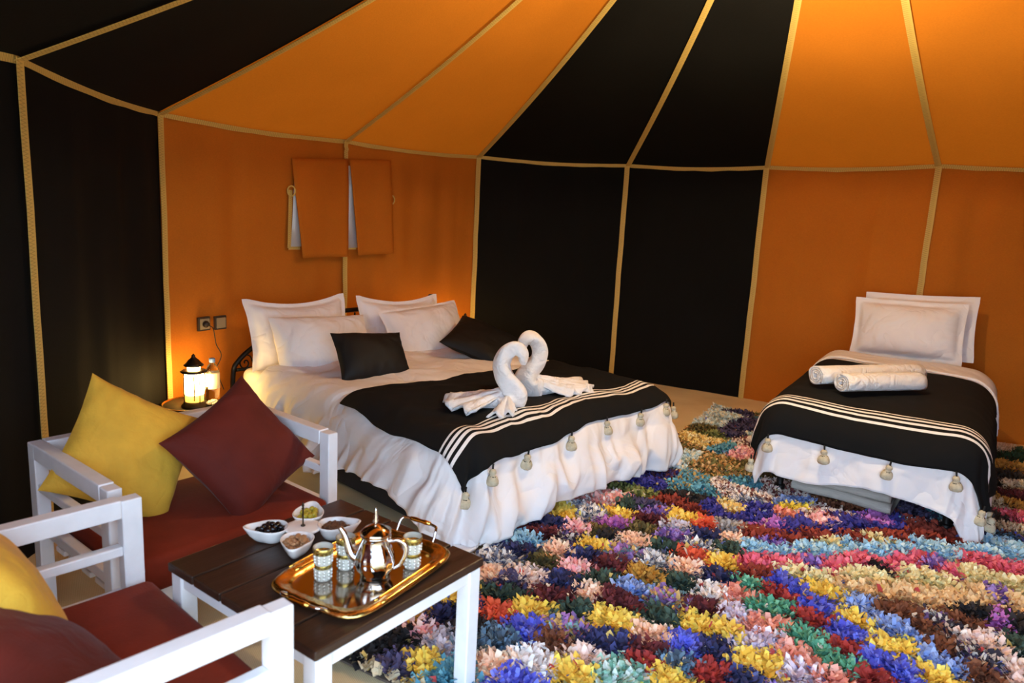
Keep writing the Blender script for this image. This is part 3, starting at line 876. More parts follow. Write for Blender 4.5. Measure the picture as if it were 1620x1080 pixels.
hb = [(-0.06, 2.13, 0.03), (-0.06, 2.13, 0.36), (-0.02, 2.13, 0.46), (0.12, 2.13, 0.56), (0.34, 2.13, 0.66), (0.60, 2.13, 0.715), (1.0, 2.13, 0.725), (1.40, 2.13, 0.72), (1.62, 2.13, 0.70), (1.66, 2.13, 0.55), (1.66, 2.13, 0.03)]
hbo = tube('headboard', hb, 0.016, M['iron'], bed, 8, 60)
tube('headboard_rail', [(-0.06, 2.13, 0.40), (1.66, 2.13, 0.40)], 0.011, M['iron'], hbo, 8)
for k in range(9):
    u = 0.12 + k * 0.18
    tube('headboard_bar', [(u, 2.13, 0.40), (u, 2.13, 0.56 + 0.155 * sstep(0.1, 0.6, u) - 0.01)], 0.007, M['iron'], hbo, 6)
for u in (0.02, 0.90, 1.10):
    pts = [(u + 0.05 * (1 - q / 14) * math.cos(q * 0.75), 2.125, (0.44 if u < 0.1 else 0.60) + 0.06 * (1 - q / 14) * math.sin(q * 0.75)) for q in range(14)]
    tube('headboard_scroll', pts, 0.005, M['iron'], hbo, 6, 40)
lathe('headboard_finial', [(0, 0.10), (0.03, 0.095), (0.034, 0.07), (0.018, 0.06), (0.018, 0.0)], M['iron'], hbo, 14, (1.55, 2.13, 0.70))

dbl = drape_fn(-0.12, 1.70, -0.02, 0.49, 0.18, 0.10, 0.035, 0.066, 3.1, 0.024, bulge=0.045)
def dv_b(s):
    # lower hem reaches the floor at the foot; the upper edge is turned near the pillows
    return (-0.36 - 0.03 * math.sin(s * 9), 1.72 + 0.05 * math.sin(s * 5 + 1))
def dv_a(t):
    left = -0.36 - 0.05 * math.sin(t * 11 + 0.5) + 0.04 * nz(t * 7, 0, 3) - 0.10 * (1 - sstep(0.0, 0.35, t))
    return (left, 1.98)
duvet = cloth('duvet', dbl, dv_a, dv_b, 210, 210, M['linen'])
duvet.location = BED_O; duvet.rotation_euler = (0, 0, BED_A)
tag(duvet, 'crumpled white duvet hanging to the floor over the double bed', 'duvet')

STR = [(0.125 + k * 0.029, 0.125 + k * 0.029 + 0.014) for k in range(4)]
M['throw'] = throw_mat('black_striped_throw', STR)
def th_a(t): return (-0.13 + 0.06 * t + 0.01 * math.sin(t * 8), 1.70)
def th_b(s): return (-0.015 - 0.085 * (1 - s) ** 3 + 0.010 * math.sin(s * 14), 0.95 - 0.08 * sstep(0.0, 0.7, s) + 0.012 * math.sin(s * 6))
throw1 = cloth('throw_blanket', dbl, th_a, th_b, 150, 100, M['throw'], off=0.015, foldk=0.97, thick=0.006)
throw1.location = BED_O; throw1.rotation_euler = (0, 0, BED_A)
tag(throw1, 'black woven throw with four cream stripes across the double bed', 'blanket')
for k, u in enumerate((-0.11, 0.06, 0.32, 0.64, 0.95, 1.26, 1.52, 1.67)):
    s = (u + 0.13) / 1.83
    p = Vector(dbl(u, th_b(s)[0] - 0.004, 0.028, 0.97))
    make_tassel(throw1, p, 1.0, k)

# ------------------------------------------------------------------ pillows and cushions
def pillow_mesh(name, w, h, t, flange=0.0, pinch=0.06, seed=0.0, n=48, wr=0.026, power=2.2, sag=0.0):
    """soft cushion: two bulging faces meeting in a seam, with ears at the corners"""
    V, Fc = [], []
    nn = n
    def pt(i, j, side):
        x, y = -1 + 2 * i / nn, -1 + 2 * j / nn
        ex = 1 + flange / (w / 2); ey = 1 + flange / (h / 2)
        X, Y = x * ex, y * ey
        bx, by = min(1, abs(X)), min(1, abs(Y))
        prof = max(0.0, (1 - bx ** power)) ** 0.55 * max(0.0, (1 - by ** power)) ** 0.55
        px = X * w / 2 * (1 - pinch * (1 - Y * Y if abs(Y) < 1 else 0))
        py = Y * h / 2 * (1 - pinch * (1 - X * X if abs(X) < 1 else 0))
        cx = abs(x * y)
        z = side * (t / 2 * prof + 0.002)
        k1 = 1 - 2.6 * abs(nz(px * 7 + seed, py * 7 + 3 * x * y, side * 2.0))
        k2 = 1 - 2.6 * abs(nz(px * 15 + py * 5 + seed, py * 11 - px * 4, seed))
        wv = wr * (nz(px * 6 + seed, py * 6, side * 2.0) + 0.30 * k1 + 0.18 * k2) * (0.35 + 0.9 * (1 - prof))
        fl = 0.012 * nz(px * 11 + seed * 3, py * 11, 7.7) * (1 if (abs(X) > 1 or abs(Y) > 1) else 0.3)
        py2 = py - sag * (1 - bx * bx) * (1 if Y > 0 else 0) * max(0, Y)
        if prof > 0: z += side * wv * min(1, prof * 2)
        return (px, py2, z + fl)
    idx = {}
    for side in (1, -1):
        for j in range(nn + 1):
            for i in range(nn + 1):
                edge = i in (0, nn) or j in (0, nn)
                p = pt(i, j, side)
                if edge: p = (p[0], p[1], p[2] - side * 0.002)
                idx[(side, i, j)] = len(V); V.append(p)
    for side in (1, -1):
        for j in range(nn):
            for i in range(nn):
                q = (idx[(side, i, j)], idx[(side, i + 1, j)], idx[(side, i + 1, j + 1)], idx[(side, i, j + 1)])
                Fc.append(q if side == 1 else tuple(reversed(q)))
    me = bpy.data.meshes.new(name)
    me.from_pydata(V, [], Fc); me.update()
    me.polygons.foreach_set('use_smooth', [True] * len(me.polygons))
    return me

def place_pillow(name, me, material, loc, base_ang, tilt, inplane, label, cat, group=None, roll=0.0):
    o = link(name, me, material)
    o.matrix_world = Matrix.Translation(loc) @ Matrix.Rotation(base_ang, 4, 'Z') @ Matrix.Rotation(roll, 4, 'Y') @ Matrix.Rotation(tilt, 4, 'X') @ Matrix.Rotation(inplane, 4, 'Z')
    return tag(o, label, cat, group)

wp = 'white pillows'
pA = pillow_mesh('pillow', 0.66, 0.41, 0.21, 0.035, 0.06, 1.0, sag=0.03)
pB = pillow_mesh('pillow', 0.68, 0.41, 0.25, 0.0, 0.05, 5.0)
pC = pillow_mesh('pillow', 0.66, 0.41, 0.21, 0.035, 0.06, 9.0, sag=0.03)
pD = pillow_mesh('pillow', 0.68, 0.39, 0.25, 0.02, 0.05, 13.0)
place_pillow('pillow', pA, M['linen'], bed_w(0.34, 2.00, 0.625), BED_A, rad(74), rad(0), 'white flanged pillow leaning on the headboard behind the left-hand pillows', 'pillow', wp)
place_pillow('pillow', pB, M['linen'], bed_w(0.37, 1.77, 0.570), BED_A, rad(62), rad(-3), 'plain white pillow behind the upright square black cushion', 'pillow', wp)
place_pillow('pillow', pC, M['linen'], bed_w(1.16, 2.00, 0.590), BED_A, rad(74), rad(-2), 'white flanged pillow rearmost on the right half of the double bed', 'pillow', wp)
place_pillow('pillow', pD, M['linen'], bed_w(1.24, 1.80, 0.575), BED_A, rad(60), rad(3), 'white pillow in front on the right half, beside the far lantern', 'pillow', wp)
cK = pillow_mesh('cushion', 0.46, 0.32, 0.15, 0.0, 0.06, 21.0, wr=0.016)
cL = pillow_mesh('cushion', 0.46, 0.46, 0.15, 0.0, 0.06, 27.0, wr=0.016)
place_pillow('cushion', cK, M['black_cushion'], bed_w(0.40, 1.31, 0.585), BED_A - rad(6), rad(52), rad(-4), 'black rectangular cushion propped against the left white pillows', 'cushion', 'black cushions')
place_pillow('cushion', cL, M['black_cushion'], bed_w(1.33, 1.34, 0.580), BED_A - rad(10), rad(24), rad(40), 'black cushion lying tilted behind the towel swans', 'cushion', 'black cushions')

# ------------------------------------------------------------------ towel swans
def fan(name, c, ang0, ang1, l0, l1, parent, pleats, h, seed, zc=0.0, n=40, m=10, drop=0.0):
    """folded terry wing: pleated fan spreading from c"""
    V, Fc = [], []
    for i in range(n + 1):
        s = i / n; a = ang0 + (ang1 - ang0) * s
        L = l0 + (l1 - l0) * s + 0.045 * nz(s * 5 + seed, 0, 0)
        for j in range(m + 1):
            r = j / m
            z = zc + h * (1 - r) ** 1.1 * (0.4 + 0.6 * math.sin(PI * (0.15 + 0.7 * s))) + 0.026 * abs(math.sin(pleats * PI * (s + 0.12 * nz(s * 3 + seed, 0, 4)))) * (0.3 + r * 0.9) + 0.016 * abs(nz(s * 6 + seed, r * 4, 1)) + 0.006
            V.append((c[0] + math.cos(a) * L * r, c[1] + math.sin(a) * L * r, max(z, 0.004)))
    for i in range(n):
        for j in range(m):
            q = i * (m + 1) + j
            Fc.append((q, q + 1, q + m + 2, q + m + 1))
    return solidify(mesh(name, V, Fc, M['towel'], parent), 0.012, 1.0)

def swan(loc, rz, label, mirror, wing_spec):
    root = empty('towel_swan', loc, rz, label, 'towel', 'towel swans')
    x = -1 if mirror else 1
    # the neck rises from the body, curves back and bends its head forward (+x)
    neck = [(-0.02 * x, 0.0, 0.035), (0.035 * x, 0.0, 0.045), (0.060 * x, 0, 0.085), (0.040 * x, 0, 0.135), (0.005 * x, 0, 0.185), (-0.010 * x, 0, 0.245), (0.012 * x, 0, 0.300), (0.055 * x, 0, 0.318), (0.088 * x, 0, 0.295), (0.098 * x, 0, 0.258), (0.100 * x, 0, 0.238)]
    rr = [0.058, 0.066, 0.062, 0.052, 0.046, 0.042, 0.039, 0.036, 0.030, 0.022, 0.012]
    tube('neck', neck, rr, M['towel'], root, 20, 60, ridge=0.13, twist=14.0, nridge=3)
    bd = []
    prof = [(-0.16, 0.012), (-0.12, 0.030), (-0.06, 0.045), (0.0, 0.052), (0.04, 0.046), (0.07, 0.02)]
    tube('body', [(p * x, 0.0, 0.035 + 0.2 * (r - 0.03)) for p, r in prof], [r for _, r in prof], M['towel'], root, 18, 30, ridge=0.06, nridge=6, twist=2)
    for k, (c, a0, a1, l0, l1, pl, h, sd) in enumerate(wing_spec):
        fan('wing', c, rad(a0), rad(a1), l0, l1, root, pl, h, sd)
    return root
pL = at_z(793, 648, 0.495); pR = at_z(847, 623, 0.495)
swan((pL.x, pL.y, 0.492), rad(6), 'white towel swan on the left, facing the other across the throw', False,
     [((0.0, 0.0), 150, 232, 0.31, 0.22, 3.5, 0.085, 1), ((0.03, -0.02), 236, 285, 0.20, 0.13, 2.5, 0.075, 2), ((0.0, 0.01), 120, 165, 0.20, 0.30, 2, 0.09, 3)])
swan((pR.x, pR.y, 0.492), rad(22), 'white towel swan on the right, nearest the wall side of the throw', True,
     [((0.0, 0.0), -14, 24, 0.33, 0.36, 2.5, 0.09, 4), ((0.0, -0.01), -42, -8, 0.18, 0.30, 2, 0.07, 5)])

# ------------------------------------------------------------------ single bed
SB_O = Vector((1.40, 3.86, 0)); SB_A = rad(-33)
def sb_w(u, v, z=0.0):
    c, s = math.cos(SB_A), math.sin(SB_A)
    return Vector((SB_O.x + u * c - v * s, SB_O.y + u * s + v * c, z))
sb = empty('single_bed', SB_O, SB_A, 'narrow single bed with black metal legs against the right orange wall', 'bed')
box('bed_frame', (0.50, 1.04, 0.27), (0.88, 1.92, 0.05), M['iron'], sb, 0.008)
for u, v in ((0.10, 0.10), (0.91, 0.10), (0.10, 1.94), (0.90, 1.94)):
    lg = lathe('leg', [(0.026, 0.012), (0.026, 0.02), (0.019, 0.028), (0.019, 0.25)], M['iron'], sb, 14, (u, v, 0))
    lathe('foot_cap', [(0.03, 0.012), (0.03, 0.05), (0.02, 0.055)], M['iron'], lg, 14, (u, v, 0.0))
rounded_slab('mattress', 0.05, 0.95, 0.06, 2.00, 0.295, 0.50, 0.05, M['sheet'], sb)
sgl = drape_fn(-0.04, 1.04, -0.03, 0.535, 0.15, 0.12, 0.03, 0.028, 8.4, 0.007, tilt=0.022)
def sd_a(t): return (-0.24 - 0.02 * math.sin(t * 12), 1.36 + 0.03 * math.sin(t * 9))
def sd_b(s): return (-0.335 - 0.022 * math.sin(s * 13 + 4.2) - 0.10 * sstep(0.76, 0.98, s), 1.66 + 0.02 * math.sin(s * 7))
duv2 = cloth('duvet', sgl, sd_a, sd_b, 160, 160, M['linen'])
duv2.location = SB_O; duv2.rotation_euler = (0, 0, SB_A)
tag(duv2, 'smooth white duvet with turned-down edge on the single bed', 'duvet')
# turned-down fold of the duvet
def fold_b(s): return (1.40 + 0.03 * math.sin(s * 5), 1.70)
def fold_a(t): return (-0.20, 1.30)
fo = cloth('duvet_fold', sgl, fold_a, fold_b, 60, 14, M['linen'], duv2, off=0.020, foldk=1.0, thick=0.016)
STR2 = [(0.158 + k * 0.034, 0.158 + k * 0.034 + 0.016) for k in range(4)]
M['throw2'] = throw_mat('black_striped_bed_throw', STR2)
def t2_a(t): return (-0.255 + 0.02 * t, 1.31 - 0.16 * sstep(0.3, 1.0, t))
def t2_b(s): return (-0.14 + 0.010 * math.sin(s * 9), 1.33 + 0.02 * math.sin(s * 4))
throw2 = cloth('throw_blanket', sgl, t2_a, t2_b, 90, 90, M['throw2'], off=0.014, foldk=0.98, thick=0.006)
throw2.location = SB_O; throw2.rotation_euler = (0, 0, SB_A)
tag(throw2, 'black woven throw with cream stripes across the single bed', 'blanket')
for k, u in enumerate((-0.22, 0.02, 0.33, 0.64, 0.93, 1.22)):
    s = (u + 0.255) / 1.565
    p = Vector(sgl(u, t2_b(s)[0] - 0.004, 0.030, 0.98))
    make_tassel(throw2, p, 1.0, 20 + k)
for k, (b, dz) in enumerate(((-0.02, -0.03), (0.05, -0.06))):
    p = Vector(sgl(1.33, b, 0.03, 0.98))
    make_tassel(throw2, p, 1.0, 40 + k)
pE = pillow_mesh('pillow', 0.64, 0.36, 0.23, 0.035, 0.03, 33.0, wr=0.018)
pF = pillow_mesh('pillow', 0.64, 0.38, 0.16, 0.04, 0.03, 39.0, wr=0.020)
place_pillow('pillow', pE, M['linen'], sb_w(0.475, 1.84, 0.775), SB_A, rad(78), rad(2), 'white flanged pillow standing in front on the single bed', 'pillow', wp)
place_pillow('pillow', pF, M['linen'], sb_w(0.53, 1.97, 0.80), SB_A, rad(80), rad(3), 'white flanged pillow behind another at the head of the single bed', 'pillow', wp)

def towel_roll(p0, p1, R, label, seed):
    p0, p1 = Vector(p0), Vector(p1)
    ax = p1 - p0; L = ax.length
    rz = math.atan2(ax.y, ax.x)
    V, Fc = [], []
    n, mm = 110, 14
    th = 0.012
    for i in range(n + 1):
        s = i / n; a = s * 2 * PI * 3.6
        r = 0.008 + (R - 0.008) * s
        for j in range(mm + 1):
            x = L * j / mm + 0.006 * nz(a, seed, 0) * (1 if j in (0, mm) else 0)
            rr = r + 0.003 * nz(x * 14 + seed, a * 0.8, 1)
            V.append((x, rr * math.cos(a), rr * 0.86 * math.sin(a)))
    for i in range(n):
        for j in range(mm):
            q = i * (mm + 1) + j
            Fc.append((q, q + 1, q + mm + 2, q + mm + 1))
    o = mesh('rolled_towel', V, Fc, M['towel'])
    solidify(o, 0.011, -1)
    o.location = p0; o.rotation_euler = (0, 0, rz)
    return tag(o, label, 'towel', 'rolled towels')
zr = 0.535 + 0.02 + 0.014 + 0.062
towel_roll(at_z(1290, 594, zr), at_z(1452, 590, zr), 0.058, 'longer rolled white towel, the one behind, on the single bed throw', 1)
towel_roll(at_z(1326, 603, zr - 0.004) + Vector((0, -0.04, 0)), at_z(1448, 601, zr - 0.004) + Vector((0, -0.04, 0)), 0.055, 'shorter rolled white towel in front on the single bed throw', 2)

# folded grey blanket under the single bed
gb = empty('folded_blanket', sb_w(0.43, 0.27, 0.0), SB_A + rad(-4), 'folded grey ribbed blanket on the rug beneath the single bed', 'blanket')
for k in range(3):
    V, Fc = [], []
    w, d0, t = 0.50 - 0.015 * k, 0.19 - 0.012 * k, 0.052 - 0.004 * k
    zc = 0.045 + t / 2 + sum(0.052 - 0.004 * q for q in range(k))
    prof = []
    for q in range(9):
        a = PI / 2 + PI * q / 8
        prof.append((-d0 + t / 2 * math.cos(a), zc + t / 2 * math.sin(a)))
    prof += [(d0, zc - t / 2), (d0, zc + t / 2)]
    n = 20
    for i in range(n + 1):
        x = -w / 2 + w * i / n
        for (y, z) in prof:
            V.append((x, y + 0.012 * nz(x * 5, k * 3, 0), z + 0.007 * nz(x * 6 + k, y * 3, 2)))
    mpr = len(prof)
    for i in range(n):
        for q in range(mpr):
            q2 = (q + 1) % mpr
            Fc.append((i * mpr + q, i * mpr + q2, (i + 1) * mpr + q2, (i + 1) * mpr + q))
    Fc.append(tuple(range(mpr))); Fc.append(tuple(reversed([n * mpr + q for q in range(mpr)])))
    mesh('blanket_fold', V, Fc, M['grey_blanket'], gb)

# ------------------------------------------------------------------ white wooden armchairs with red seats
def make_seat(loc, ang, label):
    """local +y is the way it faces; origin at floor centre"""
    root = empty('wooden_armchair', loc, ang, label, 'armchair', 'white wooden armchairs')
    W, D, H = 0.84, 0.62, 0.62
    hx, hy = W / 2, D / 2
    P = M['white_paint']
    def side(sx):
        x = sx * (hx - 0.022)
        box('leg', (x, hy - 0.028, (H - 0.004) / 2), (0.044, 0.056, H - 0.004), P, root)
        box('leg', (x, -hy + 0.028, (H - 0.004) / 2), (0.044, 0.056, H - 0.004), P, root)
        box('arm_rail', (x, 0, H - 0.028), (0.046, D - 0.112, 0.056), P, root)
        box('arm_slat', (x, 0, 0.462), (0.032, D - 0.112, 0.03), P, root)
        box('arm_base_rail', (x, 0, 0.318), (0.036, D - 0.112, 0.036), P, root)
    side(-1); side(1)
    box('back_rail', (0, -hy + 0.026, H - 0.028), (W - 0.088, 0.046, 0.056), P, root)
    box('back_slat', (0, -hy + 0.026, 0.462), (W - 0.088, 0.032, 0.03), P, root)
    box('back_base_rail', (0, -hy + 0.026, 0.318), (W - 0.088, 0.036, 0.036), P, root)
    box('front_rail', (0, hy - 0.026, 0.215), (W - 0.088, 0.04, 0.075), P, root)
    for k in range(5):
        box('seat_slat', (0, -hy + 0.10 + k * 0.105, 0.228), (W - 0.09, 0.07, 0.02), P, root)
    rounded_slab('seat_cushion', -hx + 0.048, hx - 0.048, -hy + 0.055, hy + 0.015, 0.24, 0.365, 0.03, M['red_seat'], root, 4)
    return root
def place_seat(fc, fwd_deg, label):
    f = rad(fwd_deg)
    c = Vector((fc[0] - 0.31 * math.cos(f), fc[1] - 0.31 * math.sin(f), 0))
    return make_seat(c, f - PI / 2, label), c, f
s1, c1, f1 = place_seat((-0.905, 2.345), -38, 'white wooden armchair nearer the double bed, red seat cushion')
s2, c2, f2 = place_seat((-0.765, 1.745), 49, 'white wooden armchair closest to the camera, cut off by the frame')
def seat_w(c, f, x, y, z):
    # x: to the seat's right (local +x), y: forward
    a = f - PI / 2
    return Vector((c.x + x * math.cos(a) - y * math.sin(a), c.y + x * math.sin(a) + y * math.cos(a), z))

yC = pillow_mesh('cushion', 0.43, 0.43, 0.17, 0.0, 0.09, 51.0, wr=0.020)
rC = pillow_mesh('cushion', 0.43, 0.43, 0.17, 0.0, 0.09, 57.0, wr=0.016)
yC2 = pillow_mesh('cushion', 0.45, 0.45, 0.17, 0.0, 0.09, 63.0, wr=0.016)
rC2 = pillow_mesh('cushion', 0.45, 0.45, 0.17, 0.0, 0.09, 69.0, wr=0.016)
place_pillow('cushion', yC, M['yellow_velvet'], seat_w(c1, f1, 0.175, -0.10, 0.575), f1 + PI / 2, rad(66), rad(-34), 'mustard velvet cushion leaning in the armchair nearer the bed', 'cushion', 'throw cushions')
place_pillow('cushion', rC, M['red_velvet'], seat_w(c1, f1, -0.155, 0.085, 0.550), f1 + PI / 2, rad(58), rad(27), 'wine red velvet cushion standing on its corner beside the lantern', 'cushion', 'throw cushions')
place_pillow('cushion', yC2, M['yellow_velvet'], seat_w(c2, f2, -0.15, -0.10, 0.555), f2 + PI / 2, rad(64), rad(-8), 'mustard velvet cushion at the left edge of the photo', 'cushion', 'throw cushions')
place_pillow('cushion', rC2, M['red_velvet'], seat_w(c2, f2, 0.10, -0.10, 0.50), f2 + PI / 2, rad(40), rad(20), 'wine red velvet cushion in the bottom left corner of the photo', 'cushion', 'throw cushions')

# ------------------------------------------------------------------ coffee table
TB_O = Vector((-0.5, 1.99, 0)); TB_A = rad(-36)
def tb_w(x, y, z=0.45):
    c, s = math.cos(TB_A), math.sin(TB_A)
    return Vector((TB_O.x + x * c - y * s, TB_O.y + x * s + y * c, z))
table = empty('coffee_table', TB_O, TB_A, 'square coffee table with dark plank top and white legs', 'table')
npl = 5; pw = 0.66 / npl
for k in range(npl):
    x = -0.33 + pw * (k + 0.5)
    pl = box('plank', (x, 0, 0.437), (pw - 0.007, 0.632, 0.026), M['dark_wood'], table, 0.004)
for sx in (-1, 1):
    box('apron', (sx * 0.300, 0, 0.402), (0.03, 0.53, 0.042), M['white_paint'], table)
    box('apron', (0, sx * 0.286, 0.402), (0.56, 0.03, 0.042), M['white_paint'], table)
    for sy in (-1, 1):
        box('leg', (sx * 0.296, sy * 0.284, 0.218), (0.05, 0.05, 0.405), M['white_paint'], table)

# tray ------------------------------------------------------------------
TR_A = TB_A + rad(7)
tr_c = tb_w(0.128, 0.020, 0.0)
TZ = 0.4505
tray = empty('serving_tray', (tr_c.x, tr_c.y, TZ), TR_A, 'rectangular gold tray with ornate embossed rim on the coffee table', 'tray')
HX, HY = 0.172, 0.240
def tray_outline(n, grow):
    """rounded rectangle with gently scalloped corners"""
    out = []
    for i in range(n):
        a = 2 * PI * i / n
        c, s = math.cos(a), math.sin(a)
        p = 5.0
        k = (abs(c) ** p + abs(s) ** p) ** (-1 / p)
        x, y = c * k, s * k
        out.append((x * (HX + grow), y * (HY + grow)))
    return out
n = 160
rings = [(-0.050, 0.006), (-0.046, 0.006), (-0.040, 0.013), (-0.032, 0.017), (-0.024, 0.0175), (-0.018, 0.0215), (-0.010, 0.0215), (-0.004, 0.018), (0.0, 0.013), (-0.002, 0.009), (-0.014, 0.010), (-0.040, 0.002)]
V, Fc = [], []
for ri, (gr, z) in enumerate(rings):
    ol = tray_outline(n, gr)
    for i, (x, y) in enumerate(ol):
        a = 2 * PI * i / n
        orn = 0.0014 * math.sin(i * 2.1) * math.cos(i * 0.9 + ri * 1.7) if 2 <= ri <= 7 else 0
        sc = 0.004 * math.cos(8 * a) * (1 if ri >= 4 else 0)
        V.append((x * (1 + sc), y * (1 + sc), z + orn))
for r in range(len(rings) - 1):
    for i in range(n):
        k = (i + 1) % n
        Fc.append((r * n + i, r * n + k, (r + 1) * n + k, (r + 1) * n + i))
mesh('rim', V, Fc, M['gold'], tray)
ol = tray_outline(n, -0.044)
V = [(x, y, 0.0065) for x, y in ol] + [(x, y, 0.002) for x, y in ol]
Fc = [tuple(range(n))] + [tuple(reversed(range(n, 2 * n)))] + [(i, i + n, (i + 1) % n + n, (i + 1) % n) for i in range(n)]
mesh('tray_plate', V, Fc, M['tray_face'], tray, smooth=False)
for sx in (-1, 1):
    for gr in (-0.030, -0.006):
        x = sx * (HX + gr)
        pts = [(x, y, 0.0205 if gr > -0.02 else 0.0185) for y in np.linspace(-0.13, 0.13, 12)]
        tube('rim_moulding', pts, 0.0035, M['gold_plain'], tray, 6)
for sy in (-1, 1):
    y = sy * (HY - 0.010)
    hz = 1.0 if sy > 0 else 0.35   # the handle on the near side is folded low
    hd = tube('handle', [(-0.07, y, 0.018), (-0.068, y + sy * 0.018, 0.018 + 0.032 * hz), (-0.055, y + sy * 0.028, 0.018 + 0.040 * hz), (0, y + sy * 0.030, 0.018 + 0.042 * hz), (0.055, y + sy * 0.028, 0.018 + 0.040 * hz), (0.068, y + sy * 0.018, 0.018 + 0.032 * hz), (0.07, y, 0.018)], 0.0045, M['silver'], tray, 8, 50)
    lathe('handle_grip', [(0.0, -0.04), (0.006, -0.038), (0.0075, -0.02), (0.006, 0.0), (0.0075, 0.02), (0.006, 0.038), (0, 0.04)], M['gold_plain'], hd, 12).matrix_local = Matrix.Translation((0, y + sy * 0.030, 0.018 + 0.042 * hz)) @ Matrix.Rotation(PI / 2, 4, 'Y')

# teapot ------------------------------------------------------------------
pz = TZ + 0.0072
tp = tb_w(0.175, 0.012, pz); POTS = 1.14
pot = empty('teapot', tp, TB_A + rad(30), 'small polished silver teapot with fluted belly in the middle of the tray', 'teapot')
prof = [(0.0, 0.0), (0.030, 0.0), (0.036, 0.004), (0.034, 0.010), (0.044, 0.024), (0.0485, 0.042), (0.046, 0.060), (0.039, 0.080), (0.034, 0.098), (0.034, 0.108), (0.037, 0.112), (0.036, 0.114), (0.032, 0.114), (0.0, 0.113)]
lathe('body', prof, M['silver'], pot, 60, ridge=lambda a, z: 0.035 * math.cos(10 * a + z * 26) * sstep(0.012, 0.03, z) * (1 - sstep(0.07, 0.095, z)))
lid = lathe('lid', [(0.036, 0.1145), (0.037, 0.117), (0.034, 0.122), (0.026, 0.130), (0.014, 0.136), (0.006, 0.139), (0.0, 0.139)], M['lid_copper'], pot, 40)
lathe('lid_finial', [(0.0045, 0.137), (0.004, 0.143), (0.0075, 0.149), (0.004, 0.154), (0.006, 0.159), (0.0032, 0.165), (0.0045, 0.170), (0.002, 0.180), (0.0, 0.186)], M['silver'], lid, 16)
tube('spout', [(-0.036, 0, 0.040), (-0.060, 0, 0.054), (-0.070, 0, 0.080), (-0.078, 0, 0.104), (-0.090, 0, 0.122)], [0.014, 0.012, 0.009, 0.0075, 0.006], M['silver'], pot, 14, 30)
tube('handle', [(0.033, 0, 0.098), (0.058, 0, 0.103), (0.075, 0, 0.092), (0.076, 0, 0.068), (0.064, 0, 0.040), (0.046, 0, 0.026)], [0.005, 0.0055, 0.006, 0.0055, 0.005, 0.0045], M['silver'], pot, 12, 36)
lathe('handle_knob', [(0, -0.006), (0.005, -0.004), (0.0065, 0), (0.005, 0.004), (0, 0.006)], M['gold_plain'], pot, 12, (0.070, 0, 0.104))

pot.scale = (POTS, POTS, POTS * 0.98)
# tea glasses ---------------------------------------------------------------
def tea_glass(x, y, label):
    p = tb_w(x, y, pz)
    g = empty('tea_glass', p, random.uniform(0, 6), label, 'glass', 'tea glasses on the tray')
    lathe('cup', [(0.0, 0.0), (0.021, 0.0), (0.0225, 0.003), (0.023, 0.03), (0.0245, 0.065), (0.027, 0.096), (0.0262, 0.0965), (0.0232, 0.065), (0.0215, 0.03), (0.020, 0.008), (0.0, 0.007)], M['tea_glass'], g, 32)
    lathe('gilded_rim', [(0.0268, 0.078), (0.0282, 0.0955), (0.0274, 0.0962), (0.0260, 0.080)], M['glass_gold'], g, 32)
    lathe('gilded_band', [(0.0238, 0.036), (0.0247, 0.047), (0.0243, 0.048), (0.0234, 0.037)], M['glass_gold'], g, 32)
    # rows of silvered relief beads
    bm = bmesh.new()
    for zz, rr in ((0.008, 0.0228), (0.018, 0.0231), (0.028, 0.0233), (0.055, 0.0243), (0.064, 0.0248), (0.073, 0.0253)):
        for k in range(10):
            a = 2 * PI * k / 10
            q = bmesh.ops.create_icosphere(bm, subdivisions=1, radius=0.0048)
            bmesh.ops.scale(bm, vec=(0.7, 1, 1), verts=q['verts'])
            bmesh.ops.rotate(bm, cent=(0, 0, 0), matrix=Matrix.Rotation(a, 3, 'Z'), verts=q['verts'])
            bmesh.ops.translate(bm, vec=(rr * math.cos(a), rr * math.sin(a), zz), verts=q['verts'])
    bd = from_bm('bead_relief', bm, M['glass_silver'], g); bd['kind'] = 'stuff'
    return g
tea_glass(0.080, -0.092, 'beaded tea glass with gilded rim nearest the armchair post')
tea_glass(0.078, -0.010, 'beaded tea glass with gilded rim just left of the teapot spout')
tea_glass(0.215, 0.120, 'beaded tea glass with gilded rim right of the teapot by the tray handle')
tea_glass(0.118, 0.092, 'beaded tea glass with gilded rim mostly hidden behind the teapot')

# snack dish ---------------------------------------------------------------
dc = tb_w(-0.165, 0.030, 0.0)
dish = empty('snack_dish', (dc.x, dc.y, 0.4505), TB_A, 'white ceramic snack dish of four pointed bowls around a centre handle', 'dish')
def bowl_outline(n=64):
    pts = []
    for i in range(n):
        a = 2 * PI * i / n
        k = max(0, math.cos(a)); r = 0.050 * (1 + 0.22 * k ** 2 + 0.55 * k ** 14) * (1 - 0.10 * max(0, -math.cos(a)) ** 4)
        pts.append((r * math.cos(a), r * 0.98 * math.sin(a)))
    return pts
def make_bowl(ang):
    ol = bowl_outline()
    n = len(ol)
    lev = [(0.0, 0.0), (0.45, 0.0), (0.62, 0.006), (0.80, 0.020), (0.94, 0.038), (1.0, 0.046), (0.97, 0.0475), (0.92, 0.045), (0.78, 0.024), (0.60, 0.011), (0.0, 0.008)]
    V, Fc = [], []
    for s, z in lev:
        for x, y in ol: V.append((x * s, y * s, z + 0.004 * max(0, x / 0.08) * (z / 0.046)))
    for r in range(len(lev) - 1):
        for i in range(n):
            k = (i + 1) % n; Fc.append((r * n + i, r * n + k, (r + 1) * n + k, (r + 1) * n + i))
    o = mesh('bowl', V, Fc, M['ceramic'], dish)
    o.location = (0.088 * math.cos(ang), 0.088 * math.sin(ang), 0.001)
    o.rotation_euler = (0, 0, ang)
    return o
